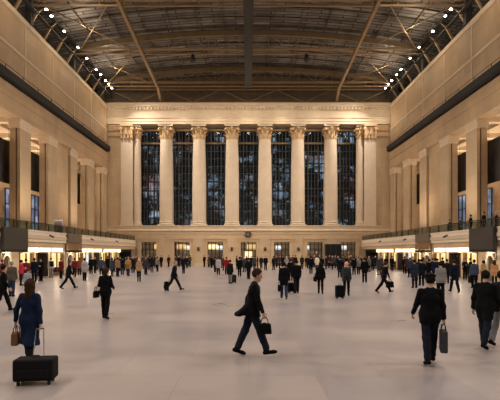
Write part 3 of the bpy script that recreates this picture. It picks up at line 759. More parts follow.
SKIN = [plain('skin_light', (.50, .31, .23), .55, noise=.06), plain('skin_mid', (.36, .21, .14), .55, noise=.06), plain('skin_dark', (.16, .09, .06), .55, noise=.06)]
def rotx(a): c, s_ = math.cos(a), math.sin(a); return np.array([[1, 0, 0], [0, c, -s_], [0, s_, c]])
def rotz(a): c, s_ = math.cos(a), math.sin(a); return np.array([[c, -s_, 0], [s_, c, 0], [0, 0, 1]])
BASE = dict(hip=(4, -3), knee=(3, 3), sh=(4, -2), ab=(8, 8), el=(12, 14), inw=(0, 0), lean=0, yaw=0, pitch=0, coat='hip', vox=.0105, fem=False, hair='short', slim=False, tail=0, curl=30, flare=0, cap=False, scarf=False, fat=0.0)
def human(**kw):
    """meshes of a figure 1.75 m tall facing +y, feet on z=0, and the places of its hands"""
    P = dict(BASE); P.update(kw); fem = P['fem']; vox = P['vox']
    hc = np.array([0, 0, .93]); L_ = rotx(-R(P['lean']))
    T = lambda x, y, z: hc + L_ @ np.array([x, y, z])
    A = lambda ang: np.array([0, math.sin(R(ang)), -math.cos(R(ang))])
    legs = []; zmin = 9
    for i, s in ((0, -1), (1, 1)):
        h = T(s * .088, 0, -.02); d1 = A(P['hip'][i]); kn = h + d1 * .42; sa = P['hip'][i] - P['knee'][i]; d2 = A(sa); an = kn + d2 * .405
        pit = sa * .75 if sa < -8 else (sa * .45 if sa > 12 else 0)
        fd = np.array([0, math.cos(R(pit)), math.sin(R(pit))]); fu = np.array([0, -math.sin(R(pit)), math.cos(R(pit))])
        heel = an - fd * .04 - fu * .055; ball = an + fd * .125 - fu * .062; toe = an + fd * .175 - fu * .065
        out = np.array([s * .02, 0, 0]); ball = ball + out * .6; toe = toe + out
        legs.append((h, kn, an, heel, ball, toe)); zmin = min(zmin, heel[2] - .042, ball[2] - .036, toe[2] - .03)
    sh = np.array([0, 0, -zmin]); hc = hc + sh; legs = [tuple(q + sh for q in l) for l in legs]
    arms = []
    for i, s in ((0, -1), (1, 1)):
        S = T(s * (.155 if fem else .178), -.01, .465); f, a, e = P['sh'][i], R(P['ab'][i]), P['el'][i]
        d1 = np.array([s * math.sin(a), math.sin(R(f)) * math.cos(a), -math.cos(R(f)) * math.cos(a)]); E_ = S + d1 * .285
        iw = R(P['inw'][i]); g = f + e
        d2 = np.array([s * math.sin(a) * .5, math.sin(R(g)), -math.cos(R(g))]); d2 = d2 + np.array([-s * math.tan(iw), 0, 0]); d2 /= np.linalg.norm(d2); W = E_ + d2 * .25
        n = np.array([-s, 0., 0.]); n -= d2 * (n @ d2); n /= np.linalg.norm(n); t = np.cross(d2, n)
        if t @ np.array([0, 1, .6]) < 0: t = -t
        arms.append((S, E_, W, d2, n, t, s))
    lo = np.array([-.75, -.95, -.03]); hi = np.array([.75, .95, 1.95])
    pts = np.array([q for l in legs for q in l] + [q for a in arms for q in (a[1], a[2], a[2] + a[3] * .2)] + [T(0, .1, .9), T(0, -.2, .5), T(0, .2, 0)])
    lo = np.maximum(lo, pts.min(0) - .22 - P['tail']); hi = np.minimum(hi, pts.max(0) + .22); lo[2] = -.03
    Hm = L_ @ rotz(R(P['yaw'])) @ rotx(-R(P['pitch'])); h0 = T(0, .012, .60)
    HT = lambda x, y, z: h0 + Hm @ np.array([x, y, z])
    ft = P['fat']
    def torso(F, inf, top=True):
        w = .11 if fem else .132
        F.cap(T(-.075, -.01, 0), T(.075, -.01, 0), .098 + inf + ft * .5, k=.03)
        F.cap(T(-.05, 0, .16), T(.05, 0, .16), (.082 if fem else .093) + inf + ft, k=.04)
        F.cap(T(-.075, 0, .34), T(.075, 0, .34), (.093 if fem else .104) + inf + ft * .6, k=.04)
        F.cap(T(-w, -.01, .45), T(w, -.01, .45), .058 + inf, k=.04)
        F.cap(T(0, 0, 0), T(0, 0, .4), .09 + inf, .1 + inf, k=.02)
        if fem:
            for s in (-1, 1): F.cap(T(s * .07, .075, .32), T(s * .07, .08, .31), .052 + inf, k=.05)
    def skirt(F, hem, extra):
        for (h, kn, an, *_r) in legs:
            F.cap(h + [0, 0, .06], h + (kn - h) * min(1, max(.2, (h[2] - hem + .08) / max(.1, h[2] - kn[2]))), .098 + extra * .4, .108 + extra, k=.10)
            if hem < kn[2]: F.cap(kn, kn + (an - kn) * min(1, (kn[2] - hem + .1) / max(.1, kn[2] - an[2])), .105 + extra, .112 + extra, k=.10)
        if P['tail']:
            for sx in (-.08, 0, .08): F.cap(T(sx, -.06, .02), np.array([sx * 1.3, hc[1] - .1 - P['tail'] + abs(sx) * .5, hem + .035]), .085, .05, k=.07)
    out = {}
    # ---- body
    F = Field(lo, hi, vox); torso(F, 0)
    F.cap(T(0, -.012, .46), T(0, .012, .62), .06 if not fem else .05, .052 if not fem else .045, k=.04)
    for (h, kn, an, heel, ball, toe) in legs:
        F.cap(h, kn, .083, .055, k=.05).cap(kn, an, .053, .036, k=.03)
        F.cap(kn + (an - kn) * .15 + [0, -.012, 0], kn + (an - kn) * .5 + [0, -.018, 0], .05, .04, k=.03)
        F.cap(an, heel, .036, .034, k=.02).cap(heel, ball, .033, .03, k=.02).cap(ball, toe, .031, .022, k=.02)
    for (S, E_, W, d, n, t, s) in arms:
        F.cap(S, E_, .05, .037, k=.04).cap(E_, W, .039, .026, k=.02)
        for q in (-.024, 0, .022): F.cap(W + t * q * .5, W + d * .085 + t * q, .017, .0135, k=.012)
        for q, ln in ((-.033, .055), (-.011, .072), (.011, .078), (.033, .07)):
            k0 = W + d * .088 + t * q; c1 = R(P['curl']); c2 = R(P['curl'] * 2.1)
            k1 = k0 + (d * math.cos(c1) + n * math.sin(c1)) * ln * .55 + t * q * .12; k2 = k1 + (d * math.cos(c2) + n * math.sin(c2)) * ln * .5
            F.cap(k0, k1, .0098, .009, k=.006).cap(k1, k2, .009, .0078, k=.006)
        b0 = W + d * .022 + t * .022; b1 = b0 + (d * .55 + t * .62 + n * .35) * .05; b2 = b1 + (d * .8 + t * .12 + n * .5) * .034
        F.cap(b0, b1, .0145, .0115, k=.012).cap(b1, b2, .011, .009, k=.006)
    F.ell(HT(0, -.004, .105), (.079, .098, .104), Hm, k=.02)
    F.cap(HT(0, .03, .05), HT(0, .05, .012), .058, .04, k=.04).cap(HT(0, .07, -.002), HT(0, .074, -.006), .022, k=.02)
    F.cap(HT(-.032, .08, .098), HT(.032, .08, .098), .014, k=.015)
    for s in (-1, 1): F.cut_ball(HT(s * .032, .104, .08), .014)
    F.cap(HT(0, .088, .085), HT(0, .112, .052), .008, .0135, k=.012).cap(HT(-.02, .083, .02), HT(.02, .083, .02), .0095, k=.008)
    for s in (-1, 1): F.cap(HT(s * .076, -.008, .09), HT(s * .073, -.004, .056), .015, .01, k=.008)
    out['body'] = F.mesh('person_body', SKIN[0])
    out['eyes'] = [HT(s * .032, .086, .08) for s in (-1, 1)]
    # ---- trousers
    F = Field(lo, hi, vox)
    F.cap(T(-.075, -.01, 0), T(.075, -.01, 0), .104 + ft * .4, k=.03).cap(T(-.06, 0, .09), T(.06, 0, .09), .1 + ft * .6, k=.03)
    r1, r2 = (.068, .054) if P['slim'] else (.075, .067)
    for (h, kn, an, *_r) in legs:
        F.cap(kn + (an - kn) * .12 + [0, -.014, 0], kn + (an - kn) * .55 + [0, -.02, 0], .062, .052, k=.03)
        F.cap(h, kn, .094, r1, k=.03).cap(kn, an + (kn - an) * .07, r1, r2, k=.03)
    F.plane(T(0, 0, .14), L_ @ np.array([0, 0, 1.])).ripple(.004, 34)
    out['trousers'] = F.mesh('trousers', M_black)
    # ---- upper garment
    F = Field(lo, hi, vox); inf = .019 if P['coat'] != 'hip' else .016
    torso(F, inf)
    F.cap(T(-.03, -.012, .50), T(.03, -.012, .50), .062 if not fem else .056, k=.03)
    for (S, E_, W, d, n, t, s) in arms: F.cap(S, E_, .064, .052, k=.022).cap(E_, W - d * .02, .052, .041, k=.02)
    wr = (.082 if fem else .094) + ft
    for s in (-1, 1): F.cap(T(s * .058, -.005, -.06), T(s * .07, 0, .33), wr + .012, wr + .016, k=.04)
    hem = {'hip': .80, 'thigh': .66, 'long': .56, 'knee': .47}[P['coat']]
    skirt(F, hem, .0 + P['flare'])
    F.plane((0, 0, hem), (0, 0, -1)).plane(T(0, 0, .56), L_ @ np.array([0, -.25, 1.])).ripple(.0045, 28)
    out['coat'] = F.mesh('coat', M_black)
    # ---- shoes
    out['shoe'] = []
    for (h, kn, an, heel, ball, toe) in legs:
        q = np.array([an, heel, ball, toe]); F = Field(q.min(0) - .09, q.max(0) + .09, min(vox, .008))
        F.cap(an + (kn - an) * .06, heel, .048, .041, k=.03).cap(heel, ball, .041, .038, k=.03).cap(ball, toe, .039, .028, k=.02)
        fu = np.cross(np.array([1., 0, 0]), ball - heel); fu /= np.linalg.norm(fu)
        if fu[2] < 0: fu = -fu
        F.plane(heel - fu * .036, -fu); out['shoe'].append(F.mesh('shoe', M_black))
    # ---- hair, cap, scarf
    if P['hair'] != 'bald':
        F = Field(h0 - .42, h0 + .36, min(vox, .009))
        F.ell(HT(0, -.012, .112), (.091, .107, .111), Hm, k=.02)
        pn = Hm @ np.array([0, .86, -.51]); F.plane(HT(0, .074, .172), pn).plane(HT(0, 0, .025), Hm @ np.array([0, 0, -1.]))
        if P['hair'] == 'long': F.cap(HT(0, -.045, .09), HT(0, -.07, -.13), .088, .072, k=.03).cap(HT(-.06, -.02, .06), HT(-.062, -.01, -.1), .04, .03, k=.03).cap(HT(.06, -.02, .06), HT(.062, -.01, -.1), .04, .03, k=.03)
        if P['hair'] == 'bob': F.cap(HT(0, -.04, .09), HT(0, -.05, -.01), .09, .078, k=.03)
        if P['hair'] == 'bun': F.ell(HT(0, -.115, .15), (.045, .045, .042), Hm, k=.01)
        F.ripple(.003, 60)
        out['hair'] = F.mesh('hair', M_black)
    if P['cap']:
        F = Field(h0 - .1, h0 + .4, .008); F.ell(HT(0, .0, .175), (.108, .135, .048), Hm, k=.02).ell(HT(0, .115, .15), (.075, .06, .016), Hm, k=.02)
        out['cap'] = F.mesh('flat_cap', M_black)
    if P['scarf']:
        F = Field(h0 - .3, h0 + .25, .008)
        for i in range(10):
            a, b = 2 * math.pi * i / 10, 2 * math.pi * (i + 1) / 10
            F.cap(T(.075 * math.cos(a), .075 * math.sin(a), .55 - .02 * math.sin(a)), T(.075 * math.cos(b), .075 * math.sin(b), .55 - .02 * math.sin(b)), .042, k=.02)
        F.ripple(.006, 50); out['scarf'] = F.mesh('scarf', M_black)
    out['grip'] = [tuple(W + d * .1 + n * .022) for (S, E_, W, d, n, t, s) in arms]
    out['elbow'] = [tuple(E_) for (S, E_, W, d, n, t, s) in arms]; out['shoulder'] = [tuple(S) for (S, *_r) in arms]
    out['back'] = tuple(T(0, -.14, .3))
    return out

def cloth(c): 
    nm = 'cloth_%02x%02x%02x' % tuple(int(min(1, q) * 255) for q in c)
    return plain(nm + '_%d' % int(sum(c) * 1e4), c, .85, noise=.18, scale=7, spec=.06)
BLK = (.0065, .0065, .0075); DK = (.013, .013, .016); NAVY = (.008, .011, .020); NAVY2 = (.010, .018, .046); CHAR = (.045, .045, .05); BLG = (.055, .07, .105); GREY = (.22, .22, .235)
LTG = (.40, .385, .39); TAN = (.34, .20, .10); RED = (.30, .018, .03); PINK = (.50, .035, .09); WHITE = (.72, .67, .6); JEAN = (.03, .045, .09); DKR = (.13, .02, .025); OLIVE = (.10, .09, .065); PNK2 = (.62, .33, .27); PALEB = (.34, .38, .44)
HB = (.035, .018, .01); HD = (.012, .009, .008); HG = (.28, .24, .2); HBL = (.38, .24, .12); HR = (.16, .05, .025)
CACHE = {}
def V(key):
    """shared figures for people who stand small in the hall"""
    if key not in CACHE:
        CACHE[key] = human(**VAR[key])
    return CACHE[key]
VAR = {
 'stand': dict(), 'stand_coat': dict(coat='thigh', hip=(3, -2), el=(8, 16)), 'stand_long': dict(coat='knee', hip=(2, -3), el=(20, 10)),
 'phone': dict(sh=(14, 10), el=(80, 95), inw=(18, 14), ab=(10, 10), pitch=18, hip=(2, 0)), 'pockets': dict(sh=(-8, -8), el=(48, 48), inw=(12, 12), ab=(16, 16), coat='thigh'),
 'walk': dict(hip=(24, -16), knee=(6, 14), sh=(-18, 18), el=(14, 24), lean=3), 'walk_coat': dict(hip=(22, -14), knee=(5, 16), sh=(-16, 14), el=(14, 22), lean=3, coat='thigh'),
 'stride': dict(hip=(28, -24), knee=(4, 14), sh=(-20, 10), el=(10, 16), lean=6), 'lady': dict(fem=True, hair='long', slim=True, coat='thigh', sh=(6, 4), el=(50, 20)),
 'lady_walk': dict(fem=True, hair='bob', slim=True, coat='thigh', hip=(16, -12), knee=(4, 18), sh=(-10, 12), el=(12, 30)), 'lady_phone': dict(fem=True, hair='bun', slim=True, sh=(16, 12), el=(85, 70), inw=(15, 12), pitch=12),
 'scarfed': dict(fem=True, hair='bob', slim=True, coat='hip', scarf=True, sh=(0, 4), el=(40, 40), inw=(10, 10)), 'bald': dict(hair='bald', coat='thigh', el=(16, 12), fat=.02),
 'behind': dict(coat='hip', sh=(-22, -22), el=(20, 20), inw=(22, 22), hip=(6, -4)),
}
def setmat(o, m):
    o.material_slots[0].link = 'OBJECT'; o.material_slots[0].material = m
def place_px(x, fy):
    y = 990.0 / (fy - HY); return (x - CX) / F * y, y
def person(H, x, fy, h, rz, top, legs, hair, label, group=None, skin=0, scarf=None, cap=None, z=0, xy=None, shoes=None, near=False):
    X, Y = xy if xy else place_px(x, fy)
    o = bpy.data.objects.new('person', H['body']); COL.objects.link(o); o.location = (X, Y, z); o.rotation_euler = (0, 0, R(rz)); o.scale = (h / 1.75,) * 3
    setmat(o, SKIN[skin]); tag(o, label, 'person', group)
    def ch(nm, me, c):
        k = bpy.data.objects.new(nm, me); COL.objects.link(k); k.parent = o; setmat(k, c if not isinstance(c, tuple) else cloth(c)); return k
    ch('coat', H['coat'], top); ch('trousers', H['trousers'], legs)
    for m in H['shoe']: ch('shoe', m, shoes or BLK)
    if 'hair' in H: ch('hair', H['hair'], hair)
    if 'scarf' in H: ch('scarf', H['scarf'], scarf or top)
    if 'cap' in H: ch('flat_cap', H['cap'], cap or BLK)
    if near:
        for e in H['eyes']:
            MB().lathe([(.003, -.0115), (.0085, -.008), (.012, 0), (.0085, .008), (.003, .0115)], tuple(e), 12).build('eye', M_black, o)
    return o
def at(o, p):
    """a point given in the figure's own frame, in the hall"""
    s = o.scale[0]; a = o.rotation_euler.z; c, n = math.cos(a), math.sin(a)
    return Vector((o.location.x + s * (c * p[0] - n * p[1]), o.location.y + s * (n * p[0] + c * p[1]), o.location.z + s * p[2]))

# ---- bags
def suitcase(label, pos, rz, w=.40, d=.24, h=.56, tilt=0, col=BLK, grip=None, group='wheeled suitcases'):
    t = thing('suitcase', label, 'suitcase', pos, R(rz), group)
    m = cloth(col)
    b = bevel(MB().box(-w / 2, w / 2, -d / 2, d / 2, .07, h).build('body', m, t), .035, 3)
    bevel(MB().box(-w * .4, w * .4, -d / 2 - .025, -d / 2 + .02, .12, h * .62).build('front_pocket', m, b), .015)
    MB().path([(-.06, 0, h - .01), (-.05, 0, h + .035), (.05, 0, h + .035), (.06, 0, h - .01)], .011, 6).build('carry_handle', M_rub, t)
    for x in (-w * .38, w * .38):
        for y in ((-d * .3, d * .3) if h > w else (d * .3,)): MB().tube((x - .018, y, .04), (x + .018, y, .04), .04, n=12).build('wheel', M_rub, t)
    if h <= w:
        for x in (-w * .38, w * .38): MB().box(x - .02, x + .02, -d * .4, -d * .25, 0, .08).build('foot', M_rub, t)
    if grip is not None:
        c = math.cos(-R(rz)); n = math.sin(-R(rz)); g = Vector(grip) - Vector(pos); g = Vector((c * g.x - n * g.y, n * g.x + c * g.y, g.z))
        hm = MB(); ww = min(.09, w * .22)
        hm.tube((-ww, d * .35, h - .05), g + Vector((-ww * .75, 0, 0)), .008, n=6).tube((ww, d * .35, h - .05), g + Vector((ww * .75, 0, 0)), .008, n=6)
        hm.tube(g + Vector((-ww * .85, 0, 0)), g + Vector((ww * .85, 0, 0)), .013, n=8)
        hm.build('pull_handle', M_chrome, t)
    return t
def handbag(label, top, rz, w=.34, d=.13, h=.26, strap=.16, col=BLK, group='carried bags', slope=.85, name='handbag'):
    """top = where the handle is held"""
    t = thing(name, label, 'bag', top, R(rz), group); m = cloth(col)
    mb = MB(); z1, z0 = -strap, -strap - h
    prof = [(-w / 2, z0), (w / 2, z0), (w / 2 * slope, z1), (-w / 2 * slope, z1)]
    mb.sweep([(y, z) for y, z in prof], 'x', -d / 2, d / 2)
    bo = bevel(mb.build('body', m, t), .03, 3)
    for x in (-d * .3, d * .3):
        MB().path([(x, -w * .26, z1 - .01), (x * .8, -w * .2, z1 + strap * .7), (x * .15, -.03, 0), (x * .15, .03, 0), (x * .8, w * .2, z1 + strap * .7), (x, w * .26, z1 - .01)], .009, 6).build('strap', M_rub, t)
    MB().box(-d * .52, -d * .3, -w * .12, w * .12, z1 - .09, z1 + .005).build('flap', m, bo)
    return t
def backpack(label, o, H, col=BLK, group='backpacks'):
    p = at(o, H['back']); s = o.scale[0]
    t = thing('backpack', label, 'backpack', p, o.rotation_euler.z, group); m = cloth(col)
    bo = bevel(MB().box(-.15, .15, -.17, -.01, -.24, .2).build('body', m, t), .05, 3)
    bevel(MB().box(-.11, .11, -.21, -.15, -.2, .0).build('pocket', m, bo), .02, 2)
    for x in (-.1, .1): MB().path([(x, -.03, .17), (x * 1.1, .1, .2), (x * 1.15, .24, .1), (x * 1.2, .25, -.06), (x * 1.3, .1, -.2), (x, -.04, -.2)], .017, 6).build('shoulder_strap', M_rub, t)
    return t
exec_people = True
VN = .0062
# ---------------- the people who stand out, each with a pose of their own
H = human(hip=(-17, 22), knee=(7, 3), sh=(-24, 14), el=(10, 6), ab=(8, 9), lean=7, pitch=8, coat='hip', tail=.2, flare=.015, vox=VN, curl=42)
D = person(H, 252, 356, 1.86, -88, BLK, (.013, .017, .03), HB, 'man in a flapping black coat striding across the open middle of the hall', near=True)
handbag('soft black bag swinging from the hand of the man striding across the middle', at(D, H['grip'][1]), -88, .30, .12, .22, .12)
H = human(hip=(-11, 15), knee=(4, 5), sh=(12, -2), el=(28, 6), ab=(14, 12), yaw=12, coat='hip', cap=True, vox=VN, curl=45)
Q = person(H, 430, 364, 1.76, -8, BLK, (.012, .014, .022), HD, 'man in black jacket and dark flat cap walking away with a slouchy bag', near=True)
handbag('slouchy black bag held by the man in the flat cap', at(Q, H['grip'][1]), -20, .40, .14, .42, .12, CHAR)
H = human(hip=(14, -15), knee=(4, 12), sh=(-10, 12), el=(12, 26), ab=(10, 10), lean=2, coat='thigh', vox=VN)
O = person(H, 485, 348, 1.78, -48, BLK, (.012, .014, .022), HD, 'tall man in black coat near the right edge, overlapping a second man', near=True)
H = human(hip=(-12, 16), knee=(10, 4), sh=(14, -10), el=(70, 14), ab=(10, 10), coat='hip', vox=.008)
P1 = person(H, 501.5, 346, 1.76, -60, DK, GREY, HD, 'person in dark jacket and pale grey trousers cut off by the right picture edge')
H = human(fem=True, hair='long', slim=True, coat='knee', flare=.012, hip=(10, -10), knee=(4, 10), sh=(-2, -8), el=(14, 4), ab=(24, 15), yaw=6, vox=VN, curl=48)
W_ = person(H, 30, 368, 1.68, -6, NAVY2, DK, HB, 'woman with long brown hair in a knee length navy coat pulling a large black bag', near=True)
handbag('brown leather handbag on the arm of the woman in the navy coat', at(W_, H['grip'][0]), 10, .30, .13, .24, .12, (.17, .085, .045))
suitcase('large black wheeled travel bag pulled by the woman in the navy coat', ((36 - CX) / F * 7.55, 7.55, 0), 7, .64, .34, .43, grip=at(W_, H['grip'][1]), col=(.012, .012, .013))
H = human(fem=True, hair='bob', slim=False, coat='hip', hip=(8, -7), knee=(3, 8), sh=(2, 4), el=(72, 62), inw=(10, 12), ab=(15, 14), vox=.0075)
A_ = person(H, 105.5, 319, 1.68, -4, BLK, BLK, HB, 'brown haired woman in black jacket and trousers walking alone, handbag at her elbow')
handbag('small black handbag hanging at the elbow of the woman walking alone in black', at(A_, H['elbow'][0]) + Vector((-.09, 0, -.04)), 0, .30, .14, .22, .14)
H = human(hip=(30, -24), knee=(6, 12), sh=(-26, 12), el=(6, 16), lean=5, coat='hip', vox=.009, fat=.015)
B_ = person(H, 174, 291, 1.74, -86, NAVY, DK, HG, 'grey haired man in dark jacket striding along with a small wheeled case behind him')
px_, py_ = place_px(166.5, 290.8)
suitcase('small black wheeled case trailing behind the grey haired striding man', (px_, py_, 0), -70, .36, .24, .52, grip=at(B_, H['grip'][0]))
H = human(hip=(14, -9), knee=(4, 10), sh=(2, 4), el=(10, 16), coat='thigh', vox=.009)
E_ = person(H, 284, 299, 1.71, 3, BLK, JEAN, HD, 'man in black coat and blue jeans walking away beside a suited man')
handbag('black satchel in the hand of the man in blue jeans', at(E_, H['grip'][0]), 0, .34, .13, .30, .12)
H = human(hip=(-8, 10), knee=(6, 3), sh=(-2, 4), el=(8, 14), coat='hip', vox=.009)
F_ = person(H, 296.5, 293.5, 1.77, 4, BLK, DK, HD, 'man in dark suit walking away with wheeled case beside a man in jeans')
px_, py_ = place_px(291.4, 293)
suitcase('black wheeled case at the side of the man in the dark suit', (px_, py_, 0), 10, .38, .24, .55, grip=at(F_, H['grip'][0]))
H = human(fem=True, hair='bob', slim=True, coat='hip', hip=(8, -8), knee=(3, 10), sh=(0, -4), el=(30, 22), ab=(16, 14), vox=.009)
G_ = person(H, 320.5, 294, 1.64, -4, BLK, BLK, HD, 'woman in short black coat and slim black trousers walking away, shoulder bag at her hip')
handbag('black shoulder bag on the hip of the woman in the short black coat', at(G_, H['elbow'][0]) + Vector((-.06, 0, .0)), 5, .36, .14, .26, .16)
H = human(fem=True, hair='bob', slim=True, scarf=True, coat='hip', hip=(-16, 16), knee=(12, 4), sh=(6, -8), el=(12, 30), vox=.009)
H_ = person(H, 346.5, 296.5, 1.72, -16, CHAR, BLK, PNK2, 'woman with pinkish hair and scarf in dark jacket walking with backpack and upright case', scarf=PNK2)
backpack('dark grey backpack worn by the woman with the pinkish scarf', H_, H, (.03, .035, .045))
px_, py_ = place_px(339.6, 298.5)
suitcase('upright black wheeled case pulled by the woman with the pinkish scarf', (px_, py_, 0), 10, .38, .26, .62, grip=at(H_, H['grip'][0]))
H = human(hip=(30, -26), knee=(5, 14), sh=(-16, 14), el=(12, 4), lean=8, pitch=8, coat='hip', vox=.009)
K_ = person(H, 384, 293, 1.74, -84, BLK, BLK, HB, 'man in dark suit striding sideways past the right crowd, black bag in hand')
handbag('boxy black bag in the hand of the dark suited man striding past the right crowd', at(K_, H['grip'][1]), -84, .42, .16, .32, .10)
H = human(coat='hip', hip=(20, -18), knee=(4, 12), sh=(-14, 10), el=(10, 20), vox=.009, lean=2)
L1 = person(H, 3, 312, 1.74, -55, BLK, BLK, HD, 'person in black cut off by the left picture edge, walking beside the shops')

